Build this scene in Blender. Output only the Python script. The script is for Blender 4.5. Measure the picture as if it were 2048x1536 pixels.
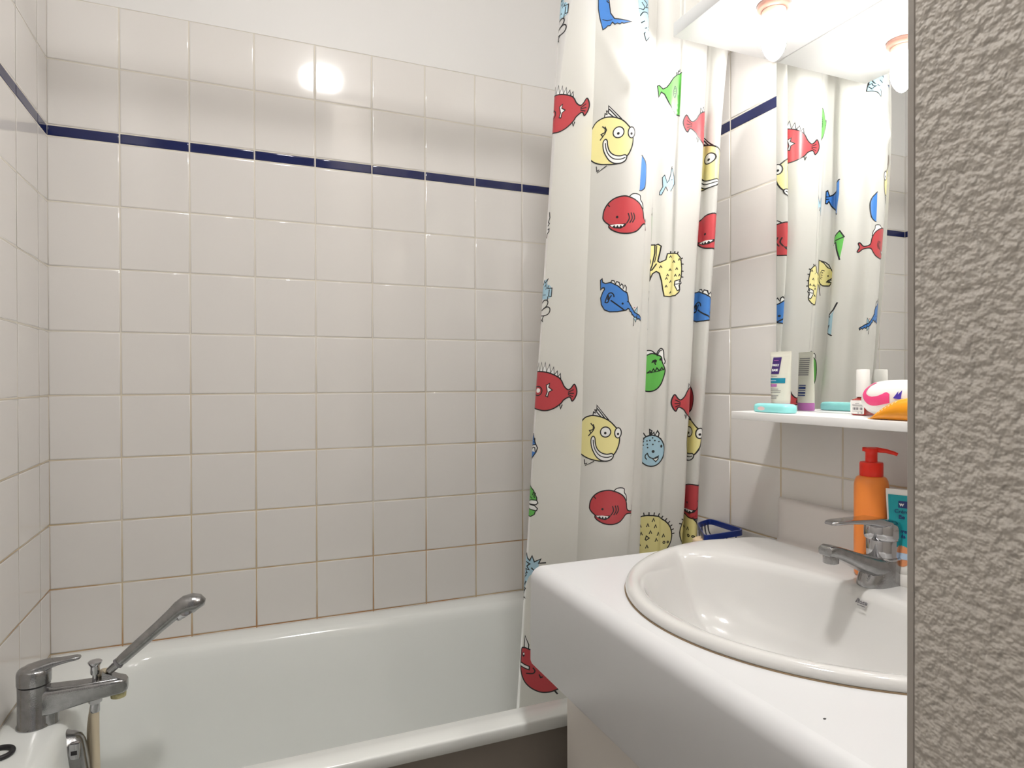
import bpy, bmesh, math, random
from math import sin, cos, pi, sqrt, radians
from mathutils import Vector, Matrix, noise
from mathutils.geometry import tessellate_polygon

random.seed(7)
C = bpy.context.scene.collection
for o in list(bpy.data.objects):
    bpy.data.objects.remove(o)

# Heights below are measured from the grout row at eye level; LIFT brings them to the floor.
LIFT = 1.16
W = 1.4625            # length of the room along the bath
P = 0.152             # tile pitch

# ------------------------------------------------------------------ camera
F, YAW, PITCH, ROLL = 1299.7, 0.39666, -0.00591, -0.00241
cam_d = bpy.data.cameras.new('camera')
cam_d.sensor_width = 36.0
cam_d.lens = 36.0 * F / 2048.0
cam_d.clip_start = 0.02
cam = bpy.data.objects.new('camera', cam_d)
C.objects.link(cam)
fw = Vector((sin(YAW) * cos(PITCH), cos(YAW) * cos(PITCH), sin(PITCH)))
rt = Vector((cos(YAW), -sin(YAW), 0))
up = rt.cross(fw)
r2 = rt * cos(ROLL) + up * sin(ROLL)
u2 = -rt * sin(ROLL) + up * cos(ROLL)
M = Matrix((r2, u2, -fw)).transposed().to_4x4()
M.translation = Vector((0.41397, -1.82298, 0.03397 + LIFT))
cam.matrix_world = M
bpy.context.scene.camera = cam

# ------------------------------------------------------------------ light, world, exposure
sc = bpy.context.scene
sc.view_settings.view_transform = 'Standard'
sc.view_settings.look = 'None'
sc.view_settings.gamma = 1.0
sc.view_settings.exposure = 0.0
sc.view_settings.use_curve_mapping = False
BULB_STRENGTH = 122.0
CEILING_STRENGTH = 280.0
world = bpy.data.worlds.new('world')
sc.world = world
world.use_nodes = True
bg = world.node_tree.nodes['Background']
bg.inputs[0].default_value = (1.0, 0.97, 0.93, 1)
bg.inputs[1].default_value = 0.27      # daylight of the flat coming in through the open doorway behind the camera

# ------------------------------------------------------------------ helpers
def mat(name, col, rough=0.4, metal=0.0, spec=0.5, coat=0.0, noise_amt=0.0, noise_scale=8.0,
        bump=0.0, bump_scale=200.0, emit=None, emit_strength=0.0, trans=0.0, sss=0.0):
    m = bpy.data.materials.new(name)
    m.use_nodes = True
    nt = m.node_tree
    b = nt.nodes['Principled BSDF']
    b.inputs['Base Color'].default_value = (*col, 1)
    b.inputs['Roughness'].default_value = rough
    b.inputs['Metallic'].default_value = metal
    b.inputs['Specular IOR Level'].default_value = spec
    b.inputs['Coat Weight'].default_value = coat
    b.inputs['Coat Roughness'].default_value = 0.05
    b.inputs['Transmission Weight'].default_value = trans
    if emit:
        b.inputs['Emission Color'].default_value = (*emit, 1)
        b.inputs['Emission Strength'].default_value = emit_strength
    tc = nt.nodes.new('ShaderNodeTexCoord')
    if noise_amt > 0:
        n = nt.nodes.new('ShaderNodeTexNoise')
        n.inputs['Scale'].default_value = noise_scale
        n.inputs['Detail'].default_value = 3
        nt.links.new(tc.outputs['Object'], n.inputs['Vector'])
        mx = nt.nodes.new('ShaderNodeMix')
        mx.data_type = 'RGBA'
        mx.inputs[6].default_value = (*[c * (1 - noise_amt) for c in col], 1)
        mx.inputs[7].default_value = (*[min(1, c * (1 + noise_amt * .5)) for c in col], 1)
        nt.links.new(n.outputs['Fac'], mx.inputs[0])
        nt.links.new(mx.outputs[2], b.inputs['Base Color'])
    if bump > 0:
        n2 = nt.nodes.new('ShaderNodeTexNoise')
        n2.inputs['Scale'].default_value = bump_scale
        n2.inputs['Detail'].default_value = 2
        nt.links.new(tc.outputs['Object'], n2.inputs['Vector'])
        bp = nt.nodes.new('ShaderNodeBump')
        bp.inputs['Strength'].default_value = bump
        bp.inputs['Distance'].default_value = 0.002
        nt.links.new(n2.outputs['Fac'], bp.inputs['Height'])
        nt.links.new(bp.outputs['Normal'], b.inputs['Normal'])
    return m


class MB:
    """collects shapes for ONE mesh"""
    def __init__(self):
        self.bm = bmesh.new()

    def face(self, vs, mi=0, smooth=True):
        try:
            f = self.bm.faces.new(vs)
        except ValueError:
            return None
        f.material_index = mi
        f.smooth = smooth
        return f

    def box(self, a, b, bevel=0.0, mi=0, seg=2):
        x0, y0, z0 = [min(p, q) for p, q in zip(a, b)]
        x1, y1, z1 = [max(p, q) for p, q in zip(a, b)]
        t = bmesh.new()
        bmesh.ops.create_cube(t, size=1)
        for v in t.verts:
            v.co = Vector((x0 + (v.co.x + .5) * (x1 - x0), y0 + (v.co.y + .5) * (y1 - y0), z0 + (v.co.z + .5) * (z1 - z0)))
        if bevel > 0:
            bmesh.ops.bevel(t, geom=t.edges[:], offset=bevel, segments=seg, profile=0.5, affect='EDGES')
        self.merge(t, mi)
        return self

    def merge(self, t, mi=0, mtx=None):
        vm = {}
        for v in t.verts:
            vm[v] = self.bm.verts.new(mtx @ v.co if mtx else v.co)
        for f in t.faces:
            self.face([vm[v] for v in f.verts], mi)
        t.free()

    def loft(self, rings, mi=0, cap0=True, cap1=True, closed=True):
        vr = [[self.bm.verts.new(p) for p in r] for r in rings]
        n = len(vr[0])
        for a, b in zip(vr, vr[1:]):
            for i in range(n if closed else n - 1):
                j = (i + 1) % n
                self.face([a[i], a[j], b[j], b[i]], mi)
        if cap0:
            self.face(list(reversed(vr[0])), mi)
        if cap1:
            self.face(vr[-1], mi)
        return vr

    def tube(self, pts, r, seg=16, mi=0, cap=True, flat=None):
        pts = [Vector(p) for p in pts]
        n = len(pts)
        rs = r if isinstance(r, (list, tuple)) else [r] * n
        up0 = None
        rings = []
        for i, p in enumerate(pts):
            t = (pts[min(i + 1, n - 1)] - pts[max(i - 1, 0)]).normalized()
            if up0 is None:
                ref = Vector((0, 0, 1)) if abs(t.z) < .9 else Vector((0, 1, 0))
                up0 = (ref - t * ref.dot(t)).normalized()
            else:
                up0 = (up0 - t * up0.dot(t)).normalized()
            s = t.cross(up0)
            fx, fy = flat[i] if flat else (1, 1)
            rings.append([p + s * (cos(2 * pi * k / seg) * rs[i] * fx) + up0 * (sin(2 * pi * k / seg) * rs[i] * fy) for k in range(seg)])
        self.loft(rings, mi, cap, cap)
        return self

    def lathe(self, prof, org=(0, 0, 0), seg=32, axis='z', mi=0, sx=1.0, sy=1.0):
        o = Vector(org)
        rings = []
        for r, h in prof:
            ring = []
            for k in range(seg):
                a = 2 * pi * k / seg
                c, s = cos(a) * r * sx, sin(a) * r * sy
                v = {'z': Vector((c, s, h)), 'x': Vector((h, c, s)), 'y': Vector((s, h, c))}[axis]
                ring.append(o + v)
            rings.append(ring)
        self.loft(rings, mi)
        return self

    def prism(self, poly, z0, z1, mi=0):
        self.loft([[Vector((x, y, z0)) for x, y in poly], [Vector((x, y, z1)) for x, y in poly]], mi)
        return self


BASE = {}

def obj(name, mb, mats, parent=None, sharp=35.0, label=None, recalc=True):
    bm = mb.bm if isinstance(mb, MB) else mb
    if recalc:
        bmesh.ops.recalc_face_normals(bm, faces=bm.faces[:])
    me = bpy.data.meshes.new(name)
    bm.to_mesh(me)
    bm.free()
    for m in (mats if isinstance(mats, (list, tuple)) else [mats]):
        me.materials.append(m)
    if sharp is not None:
        me.set_sharp_from_angle(angle=radians(sharp))
    o = bpy.data.objects.new(name, me)
    C.objects.link(o)
    if parent is not None:
        base = BASE[parent.name]
        me.transform(Matrix.Translation(-base))
        o.parent = parent
        BASE[o.name] = base
    else:
        # origin at the base centre of the thing
        xs = [v.co for v in me.vertices]
        base = Vector(((min(v.x for v in xs) + max(v.x for v in xs)) / 2, (min(v.y for v in xs) + max(v.y for v in xs)) / 2, min(v.z for v in xs)))
        me.transform(Matrix.Translation(-base))
        o.location = base
        BASE[o.name] = base
    if label:
        o['label'] = label
    return o


def thing(name, label, cat, loc, group=None):
    o = bpy.data.objects.new(name, None)
    o.empty_display_size = 0.05
    C.objects.link(o)
    o.location = loc
    BASE[o.name] = Vector(loc)
    o['label'] = label
    o['category'] = cat
    if group:
        o['group'] = group
    return o


def tag(o, label, cat):
    o['label'] = label
    o['category'] = cat
    return o


def struct(o):
    o['kind'] = 'structure'
    return o


def text_bm(body, size, mtx, extrude=0.0002, bold=False):
    cu = bpy.data.curves.new('lettering', 'FONT')
    cu.body = body
    cu.size = size
    cu.extrude = extrude
    cu.align_x = 'CENTER'
    cu.align_y = 'CENTER'
    if bold:
        cu.offset = size * 0.025
    t = bpy.data.objects.new('lettering', cu)
    C.objects.link(t)
    dg = bpy.context.evaluated_depsgraph_get()
    me = bpy.data.meshes.new_from_object(t.evaluated_get(dg))
    b = bmesh.new()
    b.from_mesh(me)
    bmesh.ops.transform(b, matrix=mtx, verts=b.verts[:])
    bpy.data.objects.remove(t)
    bpy.data.meshes.remove(me)
    bpy.data.curves.remove(cu)
    return b


def frame(origin, xdir, ydir):
    x = Vector(xdir).normalized()
    y = Vector(ydir)
    y = (y - x * y.dot(x)).normalized()
    z = x.cross(y)
    m = Matrix((x, y, z)).transposed().to_4x4()
    m.translation = Vector(origin)
    return m


def rrect(x0, x1, y0, y1, r, ns=10, nc=8):
    """rounded rectangle, counter-clockwise, fixed point count"""
    pts = []
    cs = [(x1 - r, y0 + r, -pi / 2), (x1 - r, y1 - r, 0), (x0 + r, y1 - r, pi / 2), (x0 + r, y0 + r, pi)]
    for i, (cx, cy, a0) in enumerate(cs):
        for k in range(nc + 1):
            a = a0 + pi / 2 * k / nc
            pts.append((cx + r * cos(a), cy + r * sin(a)))
        nx, ny, na = cs[(i + 1) % 4]
        e = pts[-1]
        s = (nx + r * cos(na), ny + r * sin(na))
        for k in range(1, ns):
            t = k / ns
            pts.append((e[0] + (s[0] - e[0]) * t, e[1] + (s[1] - e[1]) * t))
    return pts


def lerp(a, b, t):
    return a + (b - a) * t


def interp(xs, ys, x):
    if x <= xs[0]:
        return ys[0]
    for i in range(len(xs) - 1):
        if x <= xs[i + 1]:
            return lerp(ys[i], ys[i + 1], (x - xs[i]) / (xs[i + 1] - xs[i]))
    return ys[-1]


def crom(pts, n):
    """Catmull-Rom through points (tuples), n samples per span"""
    out = []
    p = [pts[0]] + list(pts) + [pts[-1]]
    for i in range(1, len(p) - 2):
        for k in range(n):
            t = k / n
            q = []
            for d in range(len(pts[0])):
                a, b, c, e = p[i - 1][d], p[i][d], p[i + 1][d], p[i + 2][d]
                q.append(.5 * (2 * b + (c - a) * t + (2 * a - 5 * b + 4 * c - e) * t * t + (3 * b - a - 3 * c + e) * t ** 3))
            out.append(tuple(q))
    out.append(tuple(pts[-1]))
    return out


# ------------------------------------------------------------------ materials
M_TILE = mat('glazed_white_tile', (0.715, 0.69, 0.663), rough=0.07, spec=0.5, noise_amt=0.03, noise_scale=3.0)
M_NAVY = mat('navy_border_tile', (0.012, 0.018, 0.085), rough=0.06, noise_amt=0.15, noise_scale=30)
M_PAINT = mat('white_wall_paint', (0.72, 0.71, 0.695), rough=0.55, bump=0.05, bump_scale=60)
M_ENAMEL = mat('bath_enamel', (0.80, 0.82, 0.795), rough=0.12, noise_amt=0.03, noise_scale=2)
M_RIM = mat('front_rim_enamel', (0.80, 0.80, 0.83), rough=0.2)
M_APRON = mat('bath_panel_taupe', (0.30, 0.265, 0.23), rough=0.5, noise_amt=0.1, noise_scale=10)
M_LAM = mat('white_laminate', (0.66, 0.665, 0.675), rough=0.3, noise_amt=0.02, noise_scale=4)
M_CERAMIC = mat('washbasin_ceramic', (0.64, 0.635, 0.62), rough=0.07, coat=0.3)
M_CHROME = mat('chrome', (0.55, 0.55, 0.57), rough=0.07, metal=1.0, noise_amt=0.12, noise_scale=60)
M_CHROME_WORN = mat('limescaled_chrome', (0.40, 0.40, 0.405), rough=0.20, metal=1.0, noise_amt=0.3, noise_scale=90, bump=0.12, bump_scale=500)
M_BLACK = mat('black_rubber', (0.012, 0.011, 0.013), rough=0.45)
M_LIME = mat('limescale_yellow', (0.50, 0.46, 0.24), rough=0.6, noise_amt=0.4, noise_scale=200)
M_HOSE = mat('cream_plastic_hose', (0.60, 0.52, 0.38), rough=0.35)
M_SILVER = mat('mirror_silver', (0.90, 0.915, 0.90), rough=0.0, metal=1.0)
M_MEDGE = mat('mirror_edge_glass', (0.30, 0.36, 0.34), rough=0.2)
M_CAB = mat('cabinet_laminate', (0.78, 0.745, 0.70), rough=0.4)
M_BOARD = mat('white_melamine', (0.86, 0.855, 0.85), rough=0.35)
M_CANOPY = mat('light_board_melamine', (0.66, 0.66, 0.66), rough=0.35)
M_HOLDER = mat('brown_lampholder', (0.34, 0.17, 0.13), rough=0.35)
M_HOLDCREAM = mat('lampholder_collar', (0.75, 0.55, 0.42), rough=0.4)
M_BULB = mat('lit_bulb', (1, 1, 1), rough=0.3, emit=(1.0, 0.97, 0.94), emit_strength=BULB_STRENGTH)
M_CEIL = mat('lit_ceiling_glass', (1, 1, 1), rough=0.3, emit=(1.0, 0.975, 0.95), emit_strength=CEILING_STRENGTH)
M_BLUEWIRE = mat('blue_coated_wire', (0.008, 0.028, 0.20), rough=0.3)
M_DARKWIRE = mat('dark_wire', (0.015, 0.016, 0.03), rough=0.35)
M_SOAP = mat('cream_soap', (0.80, 0.62, 0.42), rough=0.5)
M_STRIP = mat('grey_corner_strip', (0.40, 0.37, 0.335), rough=0.45)
M_FLOOR = mat('floor_tile', (0.42, 0.40, 0.37), rough=0.3, noise_amt=0.1)
M_ORANGE = mat('orange_plastic', (0.92, 0.27, 0.045), rough=0.3)
M_RED = mat('red_pump_plastic', (0.85, 0.022, 0.006), rough=0.3)
M_TUBEWHITE = mat('white_tube_plastic', (0.82, 0.80, 0.77), rough=0.3)
M_TUBECREAM = mat('ivory_tube_plastic', (0.66, 0.645, 0.56), rough=0.3)
M_TEAL = mat('teal_print', (0.0, 0.33, 0.38), rough=0.3)
M_TEALDARK = mat('dark_teal_band', (0.0, 0.21, 0.32), rough=0.3)
M_AQUA = mat('aqua_plastic', (0.30, 0.75, 0.75), rough=0.25)
M_PINKSPOT = mat('pink_spot', (0.80, 0.60, 0.60), rough=0.4)
M_PURPLE = mat('purple_label', (0.045, 0.015, 0.14), rough=0.35)
M_MAUVE = mat('mauve_cap', (0.42, 0.13, 0.38), rough=0.35)
M_PINK = mat('pink_swoosh', (0.84, 0.07, 0.24), rough=0.35)
M_INDIGO = mat('indigo_emblem', (0.06, 0.03, 0.38), rough=0.4)
M_GREYINK = mat('grey_small_print', (0.20, 0.19, 0.20), rough=0.5)
M_NAVYINK = mat('navy_print', (0.008, 0.03, 0.16), rough=0.4)
M_WHITEINK = mat('white_print', (0.85, 0.85, 0.85), rough=0.4)
M_GLASSRED = mat('red_nail_varnish_glass', (0.34, 0.025, 0.02), rough=0.08, coat=0.5)
M_AMBER = mat('amber_tube_plastic', (0.95, 0.36, 0.004), rough=0.2, coat=0.3)
M_SKIN = mat('tan_print', (0.72, 0.28, 0.12), rough=0.4)
M_SKYPRINT = mat('pale_blue_print', (0.45, 0.58, 0.75), rough=0.4)


def grout_material():
    m = bpy.data.materials.new('cement_grout')
    m.use_nodes = True
    nt = m.node_tree
    b = nt.nodes['Principled BSDF']
    b.inputs['Roughness'].default_value = 0.8
    g = nt.nodes.new('ShaderNodeNewGeometry')
    sep = nt.nodes.new('ShaderNodeSeparateXYZ')
    nt.links.new(g.outputs['Position'], sep.inputs[0])
    # soap scum: browner towards the bath rim, broken up by noise
    mr = nt.nodes.new('ShaderNodeMapRange')
    mr.inputs[1].default_value = LIFT + 0.15
    mr.inputs[2].default_value = LIFT - 0.58
    mr.inputs[3].default_value = 0.0
    mr.inputs[4].default_value = 1.0
    nt.links.new(sep.outputs[2], mr.inputs[0])
    n = nt.nodes.new('ShaderNodeTexNoise')
    n.inputs['Scale'].default_value = 5.0
    n.inputs['Detail'].default_value = 4
    nt.links.new(g.outputs['Position'], n.inputs['Vector'])
    mr2 = nt.nodes.new('ShaderNodeMapRange')
    mr2.inputs[1].default_value = 0.30
    mr2.inputs[2].default_value = 0.62
    nt.links.new(n.outputs['Fac'], mr2.inputs[0])
    mu = nt.nodes.new('ShaderNodeMath')
    mu.operation = 'MULTIPLY'
    nt.links.new(mr.outputs[0], mu.inputs[0])
    nt.links.new(mr2.outputs[0], mu.inputs[1])
    cr = nt.nodes.new('ShaderNodeValToRGB')
    e = cr.color_ramp.elements
    e[0].position = 0.0
    e[0].color = (0.66, 0.62, 0.54, 1)
    e[1].position = 1.0
    e[1].color = (0.42, 0.22, 0.09, 1)
    k = cr.color_ramp.elements.new(0.45)
    k.color = (0.56, 0.45, 0.29, 1)
    nt.links.new(mu.outputs[0], cr.inputs[0])
    nt.links.new(cr.outputs[0], b.inputs['Base Color'])
    return m


def plaster_material():
    m = bpy.data.materials.new('rough_plaster')
    m.use_nodes = True
    nt = m.node_tree
    b = nt.nodes['Principled BSDF']
    b.inputs['Base Color'].default_value = (0.56, 0.52, 0.47, 1)
    b.inputs['Roughness'].default_value = 0.75
    tc = nt.nodes.new('ShaderNodeTexCoord')
    n1 = nt.nodes.new('ShaderNodeTexNoise')
    n1.inputs['Scale'].default_value = 125
    n1.inputs['Detail'].default_value = 2.0
    n1.inputs['Roughness'].default_value = 0.5
    nt.links.new(tc.outputs['Object'], n1.inputs['Vector'])
    n2 = nt.nodes.new('ShaderNodeTexNoise')
    n2.inputs['Scale'].default_value = 50
    n2.inputs['Detail'].default_value = 1
    nt.links.new(tc.outputs['Object'], n2.inputs['Vector'])
    ad = nt.nodes.new('ShaderNodeMath')
    ad.operation = 'MULTIPLY_ADD'
    ad.inputs[1].default_value = 0.45
    nt.links.new(n2.outputs['Fac'], ad.inputs[0])
    nt.links.new(n1.outputs['Fac'], ad.inputs[2])
    bp = nt.nodes.new('ShaderNodeBump')
    bp.inputs['Strength'].default_value = 1.0
    bp.inputs['Distance'].default_value = 0.006
    nt.links.new(ad.outputs[0], bp.inputs['Height'])
    nt.links.new(bp.outputs['Normal'], b.inputs['Normal'])
    return m


M_GROUT = grout_material()
M_PLASTER = plaster_material()

# ------------------------------------------------------------------ tiled walls
# tile rows (height edges) and what fills them
ROWS = [(-1.16, -7 * P, 't')] + [(k * P, (k + 1) * P, 't') for k in range(-7, 4)] + \
       [(4 * P, 0.6344, 'n'), (0.6344, 0.7888, 't'), (0.7888, 0.938, 't')]


def tiled_wall(name, to3d, cols, zmin, zmax_paint, back, s0, s1):
    """to3d(s, z, d): s along the wall, d out of the wall"""
    mb = MB()
    G = 0.0013

    def q(a, b, c, d, mi, smooth=False):
        mb.face([mb.bm.verts.new(p) for p in (a, b, c, d)], mi, smooth)
    for ca, cb in zip(cols, cols[1:]):
        for za, zb, kind in ROWS:
            if zb <= zmin + 1e-6:
                continue
            za = max(za, zmin)
            a0, a1, b0, b1 = ca + G, cb - G, za + G, zb - G
            if a1 - a0 < .008 or b1 - b0 < .006:
                continue
            mi = 2 if kind == 'n' else 0
            tx, tz = random.gauss(0, .0011), random.gauss(0, .0011)
            off = random.gauss(0, .0001)
            rings = []
            for ins, d in ((0.0, -0.0015), (0.0003, 0.0006), (0.0012, 0.0013), (0.003, 0.0016)):
                ring = []
                for s, z in ((a0 + ins, b0 + ins), (a1 - ins, b0 + ins), (a1 - ins, b1 - ins), (a0 + ins, b1 - ins)):
                    ring.append(mb.bm.verts.new(to3d(s, z, d + off + tx * (s - (a0 + a1) / 2) + tz * (z - (b0 + b1) / 2))))
                rings.append(ring)
            for r0, r1 in zip(rings, rings[1:]):
                for i in range(4):
                    j = (i + 1) % 4
                    mb.face([r0[i], r0[j], r1[j], r1[i]], mi, True)
            mb.face(rings[-1], mi, False)
    # grout bed, in a slab with depth; paint above the tiles
    zt = 0.938
    D = 0.0004
    q(to3d(s0, zmin, D), to3d(s1, zmin, D), to3d(s1, zt, D), to3d(s0, zt, D), 1)
    q(to3d(s0, zt, 0.0012), to3d(s1, zt, 0.0012), to3d(s1, zmax_paint, 0.0012), to3d(s0, zmax_paint, 0.0012), 3)
    q(to3d(s0, zt, D), to3d(s1, zt, D), to3d(s1, zt, .0012), to3d(s0, zt, .0012), 3)
    q(to3d(s0, zmin, -back), to3d(s1, zmin, -back), to3d(s1, zmax_paint, -back), to3d(s0, zmax_paint, -back), 3)
    for s in (s0, s1):
        q(to3d(s, zmin, -back), to3d(s, zmin, D), to3d(s, zmax_paint, D), to3d(s, zmax_paint, -back), 3)
    q(to3d(s0, zmax_paint, -back), to3d(s1, zmax_paint, -back), to3d(s1, zmax_paint, .0012), to3d(s0, zmax_paint, .0012), 3)
    q(to3d(s0, zmin, -back), to3d(s1, zmin, -back), to3d(s1, zmin, D), to3d(s0, zmin, D), 3)
    bm = mb.bm
    me = bpy.data.meshes.new(name)
    # make every face look into the room
    bm.normal_update()
    n_room = (to3d(0, 0, 1) - to3d(0, 0, 0)).normalized()
    for f in bm.faces:
        c = f.calc_center_median()
        if f.normal.dot(n_room) < -0.2 and (c - to3d(0, 0, 0)).dot(n_room) > -0.01:
            f.normal_flip()
    bm.to_mesh(me)
    bm.free()
    for m in (M_TILE, M_GROUT, M_NAVY, M_PAINT):
        me.materials.append(m)
    o = bpy.data.objects.new(name, me)
    C.objects.link(o)
    BASE[o.name] = Vector((0, 0, 0))
    return struct(o)


CEIL_Z = 1.485
YEND = -2.7
cols_back = [0.0] + [0.1479 + k * P for k in range(9)] + [W]
tiled_wall('wall_back', lambda s, z, d: Vector((s, -d, z)), cols_back, -1.16, CEIL_Z, 0.10, 0.0, W)
cols_left = [0.0, 0.078] + [0.230 + k * P for k in range(16)] + [-YEND]
tiled_wall('wall_left', lambda s, z, d: Vector((d, -s, z)), cols_left, -1.16, CEIL_Z, 0.10, -0.1, -YEND)
cols_right = [0.0, 0.0225] + [0.1745 + k * P for k in range(9)] + [1.505]
tiled_wall('wall_right', lambda s, z, d: Vector((W - d, -s, z)), cols_right, -1.16, CEIL_Z, 0.10, -0.1, 1.505)

struct(obj('floor', MB().box((-0.1, YEND, -1.26), (W + 0.1, 0.1, -1.16)), M_FLOOR))
struct(obj('ceiling', MB().box((-0.1, YEND, CEIL_Z), (W + 0.1, 0.1, CEIL_Z + 0.1)), M_PAINT))

# near wall on the right: rough plaster, with a grey strip on its edge
XN, YN = 0.86, -1.5052
struct(obj('wall_near', MB().box((XN, YEND, -1.16), (W + 0.1, YN, CEIL_Z)), M_PLASTER))
struct(obj('trim_1', MB().box((XN + 0.0004, YN + 0.0009, -1.16), (XN + 0.03, YN + 0.0064, CEIL_Z), 0.0006, seg=1), M_STRIP))

# ------------------------------------------------------------------ bathtub
RZ = -0.6096
tub = thing('bathtub', 'white enamelled bathtub with dark front panel, built in along the tiled back wall', 'bathtub', (W / 2, -0.356, -1.16))
mb = MB()
def trr(x0, x1, y0, y1, r, z):
    return [Vector((x, y, z)) for x, y in rrect(x0, x1, y0, y1, r, 16, 12)]
e = 0.0025
rings = [trr(.02, W - .02, -.690, -.02, .01, RZ - .014),
         trr(.02, W - .02, -.695, -.02, .01, RZ - .0245),
         trr(e, W - e, -.7095, -e, .012, RZ - .0245),
         trr(e, W - e, -.711, -e, .012, RZ - .0228),
         trr(e, W - e, -.711, -e, .012, RZ - .0045),
         trr(e, W - e, -.7103, -e, .012, RZ - .0018),
         trr(e + .002, W - e - .002, -.7085, -e - .002, .012, RZ - .0004),
         trr(.012, W - .012, -.704, -.010, .014, RZ),
         trr(.088, W - .075, -.6530, -.062, .135, RZ - .0008),
         trr(.098, W - .085, -.6490, -.070, .135, RZ - .0045),
         trr(.106, W - .093, -.6465, -.078, .132, RZ - .014),
         trr(.112, W - .100, -.645, -.084, .13, RZ - .03),
         trr(.125, W - .125, -.636, -.100, .13, RZ - .12),
         trr(.150, W - .18, -.618, -.125, .13, RZ - .27),
         trr(.175, W - .24, -.600, -.145, .12, RZ - .345),
         trr(.21, W - .30, -.565, -.18, .10, RZ - .375),
         trr(.30, W - .42, -.47, -.28, .06, RZ - .385)]
mb.loft(rings, 0, cap0=False)
# the flat front rim is a slightly bluer white
for f in mb.bm.faces:
    c = f.calc_center_median()
    if c.y < -.652 and c.z > RZ - .04:
        f.material_index = 0
obj('tub_body', mb, [M_ENAMEL], tub, sharp=50)
obj('front_panel', MB().box((0, -.688, -1.16), (W, -.670, RZ - .0145)), M_APRON, tub, label='dark taupe bath panel')
# chrome overflow control: rounded body standing off the sloping end
def oval(d, sy, sz):
    out_ = []
    for k_ in range(40):
        a = 2 * pi * k_ / 40
        z = -.690 + .062 * sz * (abs(cos(a)) ** .7) * (1 if cos(a) > 0 else -1)
        out_.append(Vector((.1125 + d + (-.690 - z) * .12, -.362 + .034 * sy * sin(a), z)))
    return out_
ov = MB()
ov.loft([oval(-.004, 1.0, 1.0), oval(.003, 1.0, 1.0), oval(.006, .93, .96), oval(.016, .86, .92), oval(.024, .74, .84), oval(.028, .55, .70), oval(.0295, .3, .45)])
oc = obj('overflow_cover', ov, M_CHROME_WORN, tub, label='chrome overflow control')
sr_ = MB()
sr_.loft([oval(-.006, 1.12, 1.07), oval(.0015, 1.12, 1.07)])
obj('seal_ring', sr_, M_GREYINK, oc)
kb = MB()
kb.box((.1165, -.3925, -.674), (.1345, -.378, -.643), .004)
obj('overflow_knob', kb, M_CHROME, oc)
kh = MB()
kh.box((.1205, -.3932, -.664), (.1305, -.392, -.656), .0004, seg=1)
obj('knob_slot', kh, M_BLACK, oc)

# black rubber ring lying on the rim
rr = MB()
n = 40
rings = []
for i in range(n):
    a = 2 * pi * i / n
    rings.append([Vector((.0285 + (.020 + .0042 * cos(b)) * cos(a), -.4545 + (.020 + .0042 * cos(b)) * sin(a), RZ + .0042 + .0042 * sin(b))) for b in [2 * pi * k / 12 for k in range(12)]])
rings.append(rings[0])
rr.loft(rings, 0, False, False)
tag(obj('rubber_ring', rr, M_BLACK), 'small black rubber ring lying on the bath rim at the tap end', 'ring')

# ------------------------------------------------------------------ bath mixer
mx_ = thing('bath_mixer_tap', 'chrome single-lever bath mixer with long spout standing on the left bath rim', 'tap', (.056, -.357, RZ))
Y0 = -.357
b = MB()
b.lathe([(.0285, RZ - .0005), (.0285, RZ + .003), (.0262, RZ + .006), (.0262, -.5335), (.0250, -.5325)], (.056, Y0, 0), 40)
# second foot
b.lathe([(.017, RZ - .0005), (.017, -.575)], (.0775, Y0 + .002, 0), 32)
# long body of the spout
def bar(x, zt, zb, hw, r=.006):
    return [Vector((x, Y0 + p, q)) for p, q in rrect(-hw, hw, zb, zt, r, 3, 5)]
b.loft([bar(.050, -.545, -.590, .016), bar(.070, -.5445, -.5905, .020), bar(.085, -.5445, -.589, .0205), bar(.110, -.5445, -.584, .0205),
        bar(.150, -.5440, -.5765, .0205), bar(.180, -.5435, -.573, .020), bar(.196, -.5435, -.5725, .0185), bar(.204, -.545, -.572, .015), bar(.2085, -.549, -.569, .010)])
b.loft([bar(.070, -.538, -.560, .006, .003), bar(.076, -.5385, -.560, .010, .003), bar(.09, -.5405, -.560, .0135, .003), bar(.13, -.5425, -.56, .0145, .003), bar(.19, -.542, -.56, .013, .003), bar(.199, -.545, -.56, .009, .003)])
# cradle for the hand shower
b.loft([[Vector((x, Y0 + p, z)) for p, x, z in ((-.011, .166, -.545), (.011, .166, -.545), (.011, .200, -.545), (-.011, .200, -.545))],
        [Vector((x, Y0 + p, z)) for p, x, z in ((-.010, .1665, -.5275), (.010, .1665, -.5275), (.010, .181, -.5345), (-.010, .181, -.5345))]])
body = obj('body', b, M_CHROME_WORN, mx_, sharp=40)
lv = MB()
lv.lathe([(.0255, -.5315), (.0275, -.530), (.0278, -.512), (.0268, -.506), (.024, -.5025), (.018, -.5005), (.010, -.4995)], (.056, Y0, 0), 40)
def pad(x, z, hw, th):
    return [Vector((x, Y0 + p, z + q)) for p, q in rrect(-hw, hw, -th, th, th * .9, 4, 5)]
lv.loft([pad(.040, -.505, .020, .004), pad(.058, -.5025, .0225, .0055), pad(.074, -.5005, .019, .0075), pad(.086, -.498, .0145, .006), pad(.098, -.4965, .012, .0042), pad(.112, -.495, .0105, .0036), pad(.123, -.4942, .0095, .0034), pad(.129, -.494, .0065, .0026), pad(.131, -.494, .003, .0015)])
obj('lever', lv, M_CHROME_WORN, mx_, sharp=50)
k = MB()
k.lathe([(.0045, -.546), (.0045, -.532), (.0075, -.531), (.0082, -.527), (.0080, -.517), (.0092, -.514), (.0118, -.510), (.0122, -.5075), (.0105, -.5058), (.004, -.5052)], (.1537, Y0, 0), 28)
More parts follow.
